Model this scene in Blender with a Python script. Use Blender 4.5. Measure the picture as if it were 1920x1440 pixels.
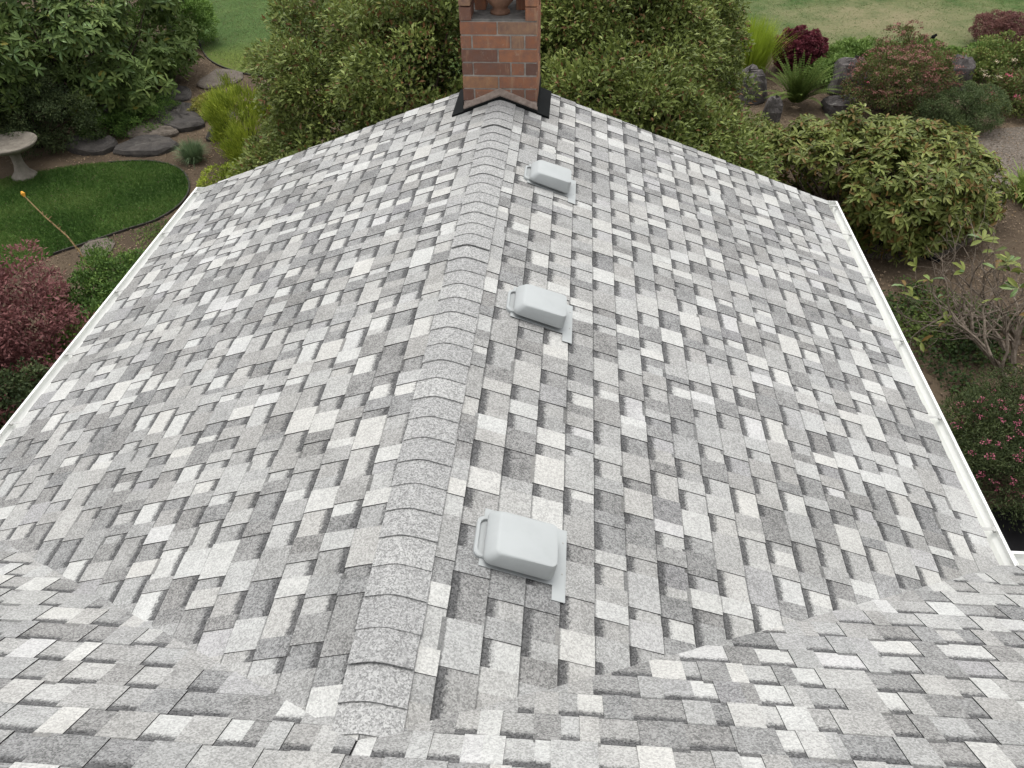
import bpy, math, random
import numpy as np
from mathutils import Matrix, Vector

S = bpy.context.scene
for o in list(bpy.data.objects):
    bpy.data.objects.remove(o)

# ------------------------------------------------------------------ camera, sky, sun, exposure
cd = bpy.data.cameras.new('camera')
cam = bpy.data.objects.new('camera', cd)
S.collection.objects.link(cam)
CAM_F = 1446.1
CAM_P = Vector((0.5776, -0.9918, 2.3537))
yaw, pit, rol = math.radians(-5.0135), math.radians(-41.5009), math.radians(-1.1587)
fw = Vector((math.sin(yaw) * math.cos(pit), math.cos(yaw) * math.cos(pit), math.sin(pit)))
r0 = Vector((math.cos(yaw), -math.sin(yaw), 0))
u0 = r0.cross(fw)
rt = r0 * math.cos(rol) + u0 * math.sin(rol)
up = u0 * math.cos(rol) - r0 * math.sin(rol)
M = Matrix(((rt.x, up.x, -fw.x, CAM_P.x), (rt.y, up.y, -fw.y, CAM_P.y), (rt.z, up.z, -fw.z, CAM_P.z), (0, 0, 0, 1)))
cam.matrix_world = M
cd.sensor_width = 36
cd.lens = CAM_F / 1920 * 36
cd.clip_start = 0.05
cd.clip_end = 900
S.camera = cam

SUN_EL, SUN_AZ = math.radians(78), math.radians(-10)       # azimuth from +Y towards +X
w = bpy.data.worlds.new('World')
S.world = w
w.use_nodes = True
nt = w.node_tree
bg = nt.nodes['Background']
sky = nt.nodes.new('ShaderNodeTexSky')
sky.sky_type = 'NISHITA'
sky.sun_disc = False
sky.sun_elevation = SUN_EL
sky.sun_rotation = SUN_AZ
sky.dust_density = 4.0
sky.air_density = 1.0
hs = nt.nodes.new('ShaderNodeHueSaturation')                # an overcast sky is nearly white
hs.inputs['Saturation'].default_value = 0.12
nt.links.new(sky.outputs[0], hs.inputs['Color'])
nt.links.new(hs.outputs[0], bg.inputs['Color'])
bg.inputs['Strength'].default_value = 0.15

sd = bpy.data.lights.new('sun', 'SUN')
sd.energy = 0.55
sd.angle = math.radians(35)
sd.color = (1.0, 0.97, 0.93)
sun = bpy.data.objects.new('sun', sd)
S.collection.objects.link(sun)
sdir = Vector((math.sin(SUN_AZ) * math.cos(SUN_EL), math.cos(SUN_AZ) * math.cos(SUN_EL), math.sin(SUN_EL)))
sun.rotation_euler = sdir.to_track_quat('Z', 'Y').to_euler()
sun.location = (0, 0, 12)

S.view_settings.view_transform = 'Standard'
S.view_settings.look = 'None'
S.view_settings.exposure = 0.84
S.view_settings.gamma = 1
S.view_settings.use_curve_mapping = False
S.render.resolution_x = 1024
S.render.resolution_y = 768

rng = np.random.default_rng(7)
random.seed(7)
GZ = -3.6                      # garden level; z = 0 is the deck at the wing's ridge

# ------------------------------------------------------------------ small helpers
def link(o, parent=None):
    S.collection.objects.link(o)
    if parent is not None:
        o.parent = parent
    return o

def tag(o, label=None, cat=None, group=None, kind=None):
    if label: o['label'] = label
    if cat: o['category'] = cat
    if group: o['group'] = group
    if kind: o['kind'] = kind
    return o

def thing(name, label, cat, group=None):
    o = bpy.data.objects.new(name, None)
    o.empty_display_size = 0.2
    link(o)
    return tag(o, label, cat, group)

def mesh_obj(name, verts, faces, mat, parent=None, smooth=False):
    me = bpy.data.meshes.new(name)
    me.from_pydata([tuple(v) for v in verts], [], faces)
    if mat: me.materials.append(mat)
    if smooth:
        me.polygons.foreach_set('use_smooth', [True] * len(me.polygons))
    me.update()
    return link(bpy.data.objects.new(name, me), parent)

class MB:
    def __init__(s): s.v, s.f = [], []
    def add(s, v, f):
        n = len(s.v); s.v += [tuple(x) for x in v]; s.f += [tuple(i + n for i in q) for q in f]
    def box(s, x0, x1, y0, y1, z0, z1):
        s.add([(x0,y0,z0),(x1,y0,z0),(x1,y1,z0),(x0,y1,z0),(x0,y0,z1),(x1,y0,z1),(x1,y1,z1),(x0,y1,z1)],
              [(0,3,2,1),(4,5,6,7),(0,1,5,4),(1,2,6,5),(2,3,7,6),(3,0,4,7)])
    def prism(s, a, b):        # two matching rings
        n = len(a)
        s.add(list(a) + list(b), [tuple(range(n))[::-1], tuple(range(n, 2*n))] + [(i, (i+1) % n, (i+1) % n + n, i + n) for i in range(n)])
    def tube(s, pts, rad, k=6, cap=True):
        pts = [Vector(q) for q in pts]; n0 = len(s.v)
        for i, q in enumerate(pts):
            d = (pts[min(i+1, len(pts)-1)] - pts[max(i-1, 0)]).normalized()
            a = d.orthogonal().normalized(); b = d.cross(a)
            r = rad[i] if hasattr(rad, '__len__') else rad
            for j in range(k):
                t = 2*math.pi*j/k
                s.v.append(tuple(q + a*math.cos(t)*r + b*math.sin(t)*r))
        for i in range(len(pts)-1):
            for j in range(k):
                s.f.append((n0+i*k+j, n0+i*k+(j+1) % k, n0+(i+1)*k+(j+1) % k, n0+(i+1)*k+j))
        if cap:
            s.f.append(tuple(n0+j for j in range(k))[::-1]); s.f.append(tuple(n0+(len(pts)-1)*k+j for j in range(k)))
    def lathe(s, prof, c, k=24):
        n0 = len(s.v)
        for r, z in prof:
            for j in range(k):
                t = 2*math.pi*j/k
                s.v.append((c[0]+r*math.cos(t), c[1]+r*math.sin(t), c[2]+z))
        for i in range(len(prof)-1):
            for j in range(k):
                s.f.append((n0+i*k+j, n0+i*k+(j+1) % k, n0+(i+1)*k+(j+1) % k, n0+(i+1)*k+j))
        s.f.append(tuple(n0+j for j in range(k))[::-1]); s.f.append(tuple(n0+(len(prof)-1)*k+j for j in range(k)))
    def build(s, name, mat, parent=None, smooth=False, bevel=0):
        o = mesh_obj(name, s.v, s.f, mat, parent, smooth)
        if bevel:
            m = o.modifiers.new('bevel', 'BEVEL'); m.width = bevel; m.segments = 2; m.limit_method = 'ANGLE'
        return o

# ------------------------------------------------------------------ materials
class NT:
    def __init__(s, name):
        s.m = bpy.data.materials.new(name); s.m.use_nodes = True
        s.t = s.m.node_tree; s.b = s.t.nodes['Principled BSDF']
    def n(s, t, **k):
        x = s.t.nodes.new('ShaderNode' + t)
        for a, v in k.items():
            if a.startswith('_'): setattr(x, a[1:], v)
            else:
                key = int(a[1:]) if a[0] == 'i' and a[1:].isdigit() else a.replace('__', ' ')
                x.inputs[key].default_value = v
        return x
    def l(s, a, b): s.t.links.new(a, b)
    def noise(s, scale, detail=3, co=None, rough=0.6):
        x = s.n('TexNoise', Scale=scale, Detail=detail, Roughness=rough)
        s.l(co if co else s.co(), x.inputs['Vector']); return x.outputs['Fac']
    def co(s):
        if not hasattr(s, '_c'): s._c = s.n('NewGeometry').outputs['Position']
        return s._c
    def ramp(s, fac, stops):
        x = s.n('ValToRGB'); e = x.color_ramp.elements
        while len(e) < len(stops): e.new(0.5)
        for i, (p, c) in enumerate(stops):
            e[i].position = p; e[i].color = (*c, 1) if len(c) == 3 else c
        s.l(fac, x.inputs['Fac']); return x.outputs['Color']
    def mix(s, fac, a, b, mode='MIX'):
        x = s.n('Mix', _data_type='RGBA', _blend_type=mode)
        for v, i in ((fac, 0), (a, 6), (b, 7)):
            if hasattr(v, 'is_linked'): s.l(v, x.inputs[i])
            elif i == 0: x.inputs[0].default_value = v
            else: x.inputs[i].default_value = (*v, 1)
        return x.outputs[2]
    def math(s, op, a, b=0.0, c=None, clamp=False):
        x = s.n('Math', _operation=op, _use_clamp=clamp)
        for i, v in enumerate((a, b, c)):
            if v is None: continue
            if hasattr(v, 'is_linked'): s.l(v, x.inputs[i])
            else: x.inputs[i].default_value = v
        return x.outputs[0]
    def bump(s, h, st=0.3, dist=0.01):
        x = s.n('Bump', Strength=st, Distance=dist); s.l(h, x.inputs['Height']); s.l(x.outputs[0], s.b.inputs['Normal'])
    def done(s, col=None, rough=0.8, spec=0.3):
        if col is not None:
            if hasattr(col, 'is_linked'): s.l(col, s.b.inputs['Base Color'])
            else: s.b.inputs['Base Color'].default_value = (*col, 1)
        if hasattr(rough, 'is_linked'): s.l(rough, s.b.inputs['Roughness'])
        else: s.b.inputs['Roughness'].default_value = rough
        s.b.inputs['Specular IOR Level'].default_value = spec
        return s.m

def granules(N):
    """mineral granules: one random value per 4 mm grain plus a finer one"""
    v = N.n('TexVoronoi', Scale=175.0); N.l(N.co(), v.inputs['Vector'])
    sp = N.n('SeparateColor'); N.l(v.outputs['Color'], sp.inputs[0])
    v2 = N.n('TexVoronoi', Scale=420.0); N.l(N.co(), v2.inputs['Vector'])
    sp2 = N.n('SeparateColor'); N.l(v2.outputs['Color'], sp2.inputs[0])
    a = N.math('MULTIPLY', sp.outputs[0], 0.65)
    a = N.math('MULTIPLY_ADD', sp2.outputs[0], 0.35, a)
    return a, sp.outputs[1]

def mat_shingle():
    N = NT('shingle_granules')
    at = N.n('Attribute', _attribute_name='tone')
    sc = N.n('SeparateColor'); N.l(at.outputs['Color'], sc.inputs[0])
    tone, gap, rnd = sc.outputs
    uv = N.n('UVMap', _uv_map='uv'); sx = N.n('SeparateXYZ'); N.l(uv.outputs[0], sx.inputs[0])
    v = sx.outputs[1]
    g, g2 = granules(N)
    n1 = N.noise(9, 3); n2 = N.noise(60, 2); n3 = N.noise(1.1, 3)
    # dark pigment band along the upper part of the recessed pieces, uneven edge
    vv = N.math('MULTIPLY_ADD', n2, 0.16, N.math('SUBTRACT', v, 0.08))
    vv = N.math('MULTIPLY_ADD', g2, 0.10, N.math('SUBTRACT', vv, 0.05))
    band = N.n('MapRange', _interpolation_type='SMOOTHSTEP'); N.l(vv, band.inputs[0])
    band.inputs[1].default_value = 0.17; band.inputs[2].default_value = 0.36
    band.inputs[3].default_value = 1.0; band.inputs[4].default_value = 0.0
    bd = N.math('MULTIPLY', band.outputs[0], gap)
    # contrast of the grains: light pieces are even, mid pieces are salt and pepper
    lo = N.mix(tone, (0.092, 0.092, 0.092), (0.365, 0.365, 0.355))
    hi = N.mix(tone, (0.280, 0.280, 0.278), (0.550, 0.550, 0.533))
    gg = N.math('MULTIPLY_ADD', n1, 0.5, N.math('SUBTRACT', g, 0.25))
    gr = N.ramp(gg, [(0.16, (0, 0, 0)), (0.80, (1, 1, 1))])
    c = N.mix(gr, lo, hi)
    # few warm and cool pieces
    tint = N.ramp(rnd, [(0.0, (1.0, 0.985, 0.965)), (0.5, (1, 0.998, 0.99)), (0.9, (0.99, 0.995, 0.995)), (1.0, (0.985, 0.975, 0.995))])
    c = N.mix(1.0, c, tint, 'MULTIPLY')
    c = N.mix(N.math('MULTIPLY', bd, 0.92), c, N.mix(gr, (0.036, 0.036, 0.037), (0.12, 0.12, 0.121)))
    # contact shade painted into the colour along each lap, and the black asphalt of the cut edges
    lap_shade = N.n('MapRange', _interpolation_type='SMOOTHSTEP'); N.l(N.math('MULTIPLY_ADD', g2, 0.03, v), lap_shade.inputs[0])
    lap_shade.inputs[1].default_value = 0.045; lap_shade.inputs[2].default_value = 0.095; lap_shade.inputs[3].default_value = 0.55; lap_shade.inputs[4].default_value = 0.0
    c = N.mix(lap_shade.outputs[0], c, (0.035, 0.035, 0.035))
    ge = N.n('NewGeometry'); sn = N.n('SeparateXYZ'); N.l(ge.outputs['True Normal'], sn.inputs[0])
    ed = N.math('LESS_THAN', N.math('ABSOLUTE', sn.outputs[2]), 0.6)
    c = N.mix(ed, c, (0.022, 0.022, 0.022))
    soil = N.ramp(n3, [(0.3, (0.90, 0.90, 0.89)), (0.7, (1.05, 1.05, 1.05))])
    c = N.mix(1.0, c, soil, 'MULTIPLY')
    N.bump(g, 0.3, 0.003)
    return N.done(c, 1.0, 0.03)

def mat_cap():
    N = NT('ridge_cap_granules')
    g, g2 = granules(N)
    oi = N.n('ObjectInfo')
    c = N.ramp(g, [(0.12, (0.165, 0.165, 0.163)), (0.5, (0.315, 0.315, 0.309)), (0.88, (0.455, 0.455, 0.445))])
    t = N.ramp(oi.outputs['Random'], [(0, (0.88, 0.88, 0.88)), (1, (1.06, 1.06, 1.05))])
    c = N.mix(1.0, c, t, 'MULTIPLY')
    N.bump(g, 0.3, 0.003)
    return N.done(c, 1.0, 0.03)

def mat_plain(name, col, rough=0.6, spec=0.4, var=0.08, sc=14, bump=0.0, bsc=60):
    N = NT(name)
    n = N.noise(sc, 4)
    a = tuple(c * (1 - var) for c in col); b = tuple(min(1, c * (1 + var)) for c in col)
    c = N.ramp(n, [(0.3, a), (0.7, b)])
    if bump: N.bump(N.noise(bsc, 4), bump, 0.01)
    return N.done(c, rough, spec)

def mat_metal_paint(name, col):
    """painted steel with faint dirt film and water marks"""
    N = NT(name)
    n = N.noise(7, 5); n2 = N.noise(40, 4)
    d = N.math('MULTIPLY', N.ramp(n, [(0.45, (0, 0, 0)), (0.75, (1, 1, 1))]), 0.35)
    d = N.math('MULTIPLY_ADD', N.ramp(n2, [(0.62, (0, 0, 0)), (0.78, (1, 1, 1))]), 0.18, d)
    c = N.mix(d, col, tuple(x * 0.78 for x in col))
    N.bump(N.noise(12, 2), 0.08, 0.01)
    return N.done(c, N.math('MULTIPLY_ADD', n, 0.2, 0.45), 0.3)

def mat_gutter():
    N = NT('gutter_enamel')
    n = N.noise(5, 5); n2 = N.noise(90, 3)
    d = N.math('MULTIPLY', N.ramp(n, [(0.42, (0, 0, 0)), (0.75, (1, 1, 1))]), 0.35)
    d = N.math('MULTIPLY_ADD', N.ramp(n2, [(0.66, (0, 0, 0)), (0.76, (1, 1, 1))]), 0.25, d)
    c = N.mix(d, (0.78, 0.785, 0.755), (0.68, 0.685, 0.64))
    return N.done(c, 0.4, 0.4)

def mat_brick():
    N = NT('brick_clay')
    oi = N.n('ObjectInfo'); r = oi.outputs['Random']
    base = N.ramp(r, [(0.0, (0.14, 0.078, 0.062)), (0.25, (0.33, 0.14, 0.080)), (0.5, (0.45, 0.20, 0.105)), (0.7, (0.20, 0.10, 0.072)), (0.85, (0.46, 0.23, 0.11)), (1.0, (0.33, 0.22, 0.15))])
    n = N.noise(18, 5); n2 = N.noise(120, 4)
    c = N.mix(N.ramp(n, [(0.35, (0, 0, 0)), (0.7, (0.8, 0.8, 0.8))]), base, (0.20, 0.125, 0.10))
    # rubbed-on lime and old flame marks run down the faces
    mp = N.n('Mapping'); N.l(N.co(), mp.inputs[0]); mp.inputs['Scale'].default_value = (30, 30, 4)
    st = N.noise(1.0, 3, mp.outputs[0])
    c = N.mix(N.math('MULTIPLY', N.ramp(st, [(0.58, (0, 0, 0)), (0.72, (1, 1, 1))]), 0.45), c, (0.55, 0.36, 0.22))
    c = N.mix(N.math('MULTIPLY', n2, 0.35), c, (0.10, 0.07, 0.06))
    c = N.mix(N.math('MULTIPLY', N.ramp(N.noise(7, 6, rough=0.7), [(0.55, (0, 0, 0)), (0.75, (1, 1, 1))]), 0.55), c, (0.12, 0.085, 0.07))
    c = N.mix(N.math('MULTIPLY', N.ramp(N.noise(26, 5, rough=0.7), [(0.60, (0, 0, 0)), (0.72, (1, 1, 1))]), 0.35), c, (0.50, 0.42, 0.34))
    N.bump(n2, 0.5, 0.006)
    return N.done(c, 0.9, 0.1)

def mat_mortar(name='mortar', a=(0.19, 0.17, 0.15), b=(0.33, 0.30, 0.27)):
    N = NT(name)
    c = N.ramp(N.noise(22, 6), [(0.3, a), (0.7, b)])
    N.bump(N.noise(110, 4), 0.5, 0.006)
    return N.done(c, 0.95, 0.1)

def mat_leaf(name, dark, mid, light, odd=None, odd_amt=0.0, rough=0.6, spec=0.2, trans=0.25):
    """leaf colour is chosen by a random number stored on each leaf (attribute) and varies along the blade"""
    N = NT(name)
    bo = lambda c: tuple(min(0.8, x*1.75) for x in c) if max(mid) < 0.25 else c
    dark, mid, light = bo(dark), bo(mid), bo(light)
    at = N.n('Attribute', _attribute_name='lf')
    sc = N.n('SeparateColor'); N.l(at.outputs['Color'], sc.inputs[0])
    c = N.ramp(sc.outputs[0], [(0.0, dark), (0.5, mid), (1.0, light)])
    if odd:
        c = N.mix(N.ramp(sc.outputs[1], [(1 - odd_amt - 0.02, (0, 0, 0)), (1 - odd_amt + 0.02, (1, 1, 1))]), c, odd)
    c = N.mix(N.math('MULTIPLY', N.noise(30, 3), 0.4), c, tuple(x * 0.6 for x in mid))
    m = N.done(c, rough, spec)
    if trans:
        tr = N.n('BsdfTranslucent'); N.l(c, tr.inputs['Color'])
        mx = N.n('MixShader'); mx.inputs[0].default_value = trans
        out = N.t.nodes['Material Output']
        N.l(N.b.outputs[0], mx.inputs[1]); N.l(tr.outputs[0], mx.inputs[2]); N.l(mx.outputs[0], out.inputs['Surface'])
    return m

def mat_leaf_single(name, dark, mid, light, rough=0.45):
    N = NT(name)
    oi = N.n('ObjectInfo')
    c = N.ramp(oi.outputs['Random'], [(0.0, dark), (0.5, mid), (1.0, light)])
    return N.done(c, rough, 0.4)

def mat_bark(name, a, b, sc=25):
    N = NT(name)
    c = N.ramp(N.noise(sc, 5), [(0.3, a), (0.7, b)])
    N.bump(N.noise(60, 4), 0.6, 0.01)
    return N.done(c, 0.9, 0.15)

def mat_ground():
    N = NT('garden_soil')
    n = N.noise(0.7, 5); n2 = N.noise(9, 6, rough=0.75); n3 = N.noise(70, 4, rough=0.8)
    c = N.ramp(n, [(0.35, (0.11, 0.082, 0.055)), (0.6, (0.20, 0.152, 0.10))])
    c = N.mix(N.math('MULTIPLY', n2, 0.8), c, (0.060, 0.042, 0.032))
    c = N.mix(N.ramp(n3, [(0.56, (0, 0, 0)), (0.72, (0.75, 0.75, 0.75))]), c, (0.19, 0.145, 0.105))
    N.bump(N.math('ADD', n2, n3), 0.9, 0.03)
    return N.done(c, 0.95, 0.1)

def mat_lawn(name, a, b, dry, dry_amt, lime=None):
    N = NT(name)
    n = N.noise(1.3, 5); n2 = N.noise(0.35, 3); n3 = N.noise(55, 4, rough=0.8)
    c = N.ramp(n, [(0.35, a), (0.65, b)])
    c = N.mix(N.ramp(N.math('MULTIPLY_ADD', n, 0.4, N.math('MULTIPLY', n2, 0.6)), [(0.5 - dry_amt, (0, 0, 0)), (0.72 - dry_amt, (0.9, 0.9, 0.9))]), c, dry)
    c = N.mix(N.math('MULTIPLY', n3, 0.6), c, tuple(x * 0.45 for x in a))
    N.bump(n3, 0.8, 0.02)
    return N.done(c, 0.9, 0.1)

def mat_gravel():
    N = NT('path_gravel')
    v = N.n('TexVoronoi', Scale=48.0); N.l(N.co(), v.inputs['Vector'])
    sp = N.n('SeparateColor'); N.l(v.outputs['Color'], sp.inputs[0])
    c = N.ramp(sp.outputs[0], [(0.0, (0.095, 0.08, 0.066)), (0.6, (0.165, 0.142, 0.118)), (1.0, (0.25, 0.22, 0.19))])
    n = N.noise(1.5, 4)
    c = N.mix(N.math('MULTIPLY', n, 0.7), c, (0.115, 0.092, 0.07))
    N.bump(N.math('MULTIPLY', v.outputs['Distance'], -1.0), 0.8, 0.02)
    return N.done(c, 0.95, 0.1)

def mat_stone(name, a, b, lich=0.25):
    N = NT(name)
    n = N.noise(5, 7, rough=0.7)
    c = N.ramp(n, [(0.35, a), (0.68, b)])
    c = N.mix(N.math('MULTIPLY', N.ramp(N.noise(9, 5), [(0.6, (0, 0, 0)), (0.7, (1, 1, 1))]), lich), c, (0.42, 0.41, 0.37))
    N.bump(N.noise(16, 7, rough=0.75), 0.9, 0.04)
    return N.done(c, 0.92, 0.15)

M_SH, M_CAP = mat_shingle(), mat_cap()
M_FELT = mat_plain('roof_deck_felt', (0.09, 0.09, 0.09), 0.95, 0.1)
M_WALL = mat_plain('house_wall_paint', (0.55, 0.53, 0.48), 0.8, 0.2)
M_TRIM = mat_plain('white_trim', (0.78, 0.79, 0.75), 0.5, 0.4, 0.04)
M_GUT = mat_gutter()
M_HANG = mat_plain('hanger_zinc', (0.36, 0.36, 0.34), 0.45, 0.5)
M_VENT = mat_metal_paint('vent_painted_steel', (0.375, 0.393, 0.390))
M_DARK = mat_plain('vent_throat_dark', (0.02, 0.02, 0.02), 0.9, 0.1)
M_FLASH = mat_plain('black_flashing', (0.008, 0.009, 0.009), 0.8, 0.08, 0.2)
M_BRICK = mat_brick()
M_MORT = mat_mortar('mortar', (0.26, 0.235, 0.21), (0.46, 0.43, 0.39))
M_FILLET = mat_mortar('cement_fillet', (0.21, 0.16, 0.135), (0.40, 0.33, 0.28))
M_CROWN = mat_mortar('crown_cement', (0.13, 0.125, 0.12), (0.25, 0.24, 0.22))
M_CLAY = mat_plain('flue_clay', (0.20, 0.11, 0.07), 0.7, 0.3, 0.35, 12)

# ------------------------------------------------------------------ ground, lawns, paths
def sheet(name, pts, z, mat, kind='structure', sub=0, lump=0.0, seed=0):
    me = bpy.data.meshes.new(name)
    me.from_pydata([(x, y, z) for x, y in pts], [], [tuple(range(len(pts)))])
    me.materials.append(mat)
    o = link(bpy.data.objects.new(name, me))
    return tag(o, kind=kind)

def smooth_loop(pts, n=8):
    out = []
    P = [np.array(p, float) for p in pts]; k = len(P)
    for i in range(k):
        a, b, c, d = P[i-1], P[i], P[(i+1) % k], P[(i+2) % k]
        for j in range(n):
            t = j/n
            out.append(tuple(0.5*((2*b)+(-a+c)*t+(2*a-5*b+4*c-d)*t*t+(-a+3*b-3*c+d)*t**3)))
    return out

M_GROUND = mat_ground()
g = sheet('ground', [(-220, -220), (220, -220), (220, 300), (-220, 300)], GZ, M_GROUND)

LOW = smooth_loop([(-10.6, 8.3), (-9.4, 10.1), (-8.3, 10.85), (-7.5, 11.12), (-6.75, 11.2), (-6.15, 10.95), (-5.75, 10.4), (-5.62, 9.8),
                   (-5.78, 9.25), (-6.14, 8.9), (-6.6, 8.45), (-6.95, 8.1), (-7.4, 7.3), (-8.6, 5.8), (-10.6, 5.4), (-12, 6.5)])
UPL = smooth_loop([(-8.85, 18.6), (-8.05, 16.95), (-7.5, 16.15), (-6.8, 15.6), (-6.1, 15.3), (-5.4, 15.1), (-4.4, 15.0), (-2.5, 15.1), (0, 15.6),
                   (2.2, 17.2), (3.99, 18.2), (5.0, 18.1), (6.8, 17.4), (8.4, 17.35), (9.4, 17.7), (11, 18.0), (14, 18.3), (20, 20),
                   (24, 40), (0, 60), (-24, 45), (-16, 28), (-10.5, 22)])
M_LAWN_LOW = mat_lawn('lawn_green', (0.05, 0.110, 0.022), (0.09, 0.160, 0.034), (0.13, 0.19, 0.06), 0.0)
def mat_upper():
    N = NT('lawn_patchy')
    sx = N.n('SeparateXYZ'); N.l(N.co(), sx.inputs[0])
    n = N.noise(1.6, 6, rough=0.7); n2 = N.noise(0.45, 4); n3 = N.noise(50, 4, rough=0.8)
    c = N.ramp(n, [(0.35, (0.05, 0.095, 0.024)), (0.65, (0.085, 0.135, 0.038))])
    # the worn, dry area lies in the right half of the upper lawn
    dx = N.math('MULTIPLY', N.math('SUBTRACT', sx.outputs[0], 8.2), 0.28)
    dy = N.math('MULTIPLY', N.math('SUBTRACT', sx.outputs[1], 19.4), 0.42)
    rr = N.math('SQRT', N.math('ADD', N.math('MULTIPLY', dx, dx), N.math('MULTIPLY', dy, dy)))
    k = N.math('ADD', N.math('SUBTRACT', 1.25, rr), N.math('MULTIPLY', N.math('SUBTRACT', n, 0.5), 2.4))
    k = N.math('MULTIPLY', k, 0.8, clamp=True)
    c = N.mix(k, c, (0.23, 0.20, 0.115))
    # lighter lime strip near the left edge
    ex = N.math('MULTIPLY', N.math('ADD', sx.outputs[0], 6.6), 0.55)
    ey = N.math('MULTIPLY', N.math('SUBTRACT', sx.outputs[1], 16.2), 0.95)
    r2 = N.math('SQRT', N.math('ADD', N.math('MULTIPLY', ex, ex), N.math('MULTIPLY', ey, ey)))
    k2 = N.math('SUBTRACT', N.math('MULTIPLY_ADD', n, 0.8, 0.85), r2, clamp=True)
    c = N.mix(N.math('MULTIPLY', k2, 0.9), c, (0.14, 0.175, 0.035))
    c = N.mix(N.math('MULTIPLY', n3, 0.40), c, (0.03, 0.05, 0.015))
    N.bump(n3, 0.8, 0.02)
    return N.done(c, 0.9, 0.1)
M_LAWN_UP = mat_upper()
sheet('lawn_lower', LOW, GZ + 0.012, M_LAWN_LOW)
sheet('lawn_upper', UPL, GZ + 0.012, M_LAWN_UP)
PATH = smooth_loop([(12.5, 13.6), (8.8, 13.3), (7.9, 12.95), (7.25, 12.5), (6.9, 11.6), (6.0, 10.6), (5.0, 9.9), (4.3, 9.3), (4.6, 8.75), (5.3, 8.62), (5.9, 8.8), (6.6, 9.4),
                    (7.2, 10.2), (7.9, 11.2), (8.9, 11.8), (12.5, 12.0)])
sheet('gravel_path', PATH, GZ + 0.008, mat_gravel())
sheet('dark_ground_sheet', [(3.4, 2.2), (7.5, 2.2), (7.5, 4.15), (3.4, 4.15)], GZ + 0.02, mat_plain('near_black_ground', (0.006, 0.006, 0.0065), 0.8, 0.1, 0.3, 4))  # plain near-black sheet covering the ground beside the house

def edging(pts, label, name='lawn_edging'):
    b = MB()
    for i in range(len(pts) - 1):
        (x0, y0), (x1, y1) = pts[i], pts[i+1]
        d = Vector((x1-x0, y1-y0, 0)).normalized(); nn = Vector((-d.y, d.x, 0)) * 0.012
        a = [Vector((x0, y0, GZ-0.02)) + nn, Vector((x0, y0, GZ+0.035)) + nn, Vector((x0, y0, GZ+0.035)) - nn, Vector((x0, y0, GZ-0.02)) - nn]
        c = [q + Vector((x1-x0, y1-y0, 0)) for q in a]
        b.prism(a, c)
    tag(b.build(name, M_EDGE), label, 'edging')
M_EDGE = mat_plain('edging_strip', (0.05, 0.045, 0.04), 0.8, 0.2, 0.3)
edging(LOW[3*8:11*8], 'thin dark edging strip curving round the lower oval lawn by the left roof edge')
edging(UPL[0:7*8], 'dark edging strip along the curved border of the upper left lawn')

# ------------------------------------------------------------------ house: deck, shingles, caps
E = 0.143                                   # exposure of one shingle course
m1, m2 = 0.3734, 0.6845                     # slopes (rise over run) of the wing and of the main roof
c1, c2 = math.hypot(1, m1), math.hypot(1, m2)
W = 21.55 * E / c1                          # half width of the wing in plan
L = 5.543                                   # far rake of the wing
YC = 5.057                                  # front of the chimney
CW = 0.292                                  # half width of the chimney
CB = L + 0.13                               # back of the chimney
YE = W * m1 / m2                            # main roof's eave line in plan
YR = -2.5                                   # main ridge
XM = 6.2

house = thing('house', 'house with light grey patchwork shingle roof, white gutters and a brick chimney', 'house')
house.location = (0, 0, 0)

def clip(poly, a, b, c):                    # keep a*x + b*y >= c
    out = []
    for i in range(len(poly)):
        p, q = poly[i], poly[(i+1) % len(poly)]
        dp, dq = a*p[0]+b*p[1]-c, a*q[0]+b*q[1]-c
        if dp >= 0: out.append(p)
        if (dp >= 0) != (dq >= 0):
            t = dp/(dp-dq); out.append((p[0]+(q[0]-p[0])*t, p[1]+(q[1]-p[1])*t))
    return out

class Slope:
    """maps (s down the slope, t along the eave, n off the deck) to the world"""
    def __init__(s, kind):
        s.kind = kind
    def P(s, a, t, n):
        if s.kind == 'R': return Vector((a/c1 + n*m1/c1, t, -a/c1*m1 + n/c1))
        if s.kind == 'L': return Vector((-a/c1 - n*m1/c1, t, -a/c1*m1 + n/c1))
        return Vector((t, a/c2 + n*m2/c2, -a/c2*m2 + n/c2))      # 'M'
    def clips(s):
        if s.kind in 'LR':                 # wing: beyond the valley line y > |x| m1/m2
            return [(-(m1/m2)/c1, 1, 0.0), (0, -1, -L)]
        return None

def tab_layout(t0, t1, R):
    """runs along one course: (start, end, gap?, tone)"""
    out = []; t = t0 - R.random()*0.3; gap = R.random() < 0.5; lastw = False
    while t < t1:
        wd = R.choice([0.075, 0.10, 0.125, 0.14, 0.165, 0.19, 0.22]) if gap else R.choice([0.09, 0.115, 0.14, 0.165, 0.19, 0.23])
        wd *= 0.70 + 0.2*R.random()
        u = R.random()
        tone = (0.86+0.14*R.random()) if u < 0.19 else (0.56+0.16*R.random()) if u < 0.42 else (0.30+0.20*R.random()) if u < 0.76 else (0.06+0.16*R.random())
        if tone > 0.8 and lastw: tone = 0.30 + 0.2*R.random()
        lastw = tone > 0.8
        parts = [(t, t+wd, gap, tone)]
        if wd > 0.12 and R.random() < 0.3:
            k = t + wd*(0.3+0.4*R.random()); u2 = R.random()
            tone2 = 0.95 if u2 < 0.25 else 0.45 if u2 < 0.6 else 0.12
            parts = [(t, k, gap, tone), (k, t+wd, gap, tone2)]
        out += parts; t += wd; gap = not gap
    return out

cam_inv = M.inverted()
def to_px(v):
    q = cam_inv @ v
    if q.z > -0.05: return None
    return (960 + CAM_F*q.x/-q.z, 720 - CAM_F*q.y/-q.z)

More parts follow.
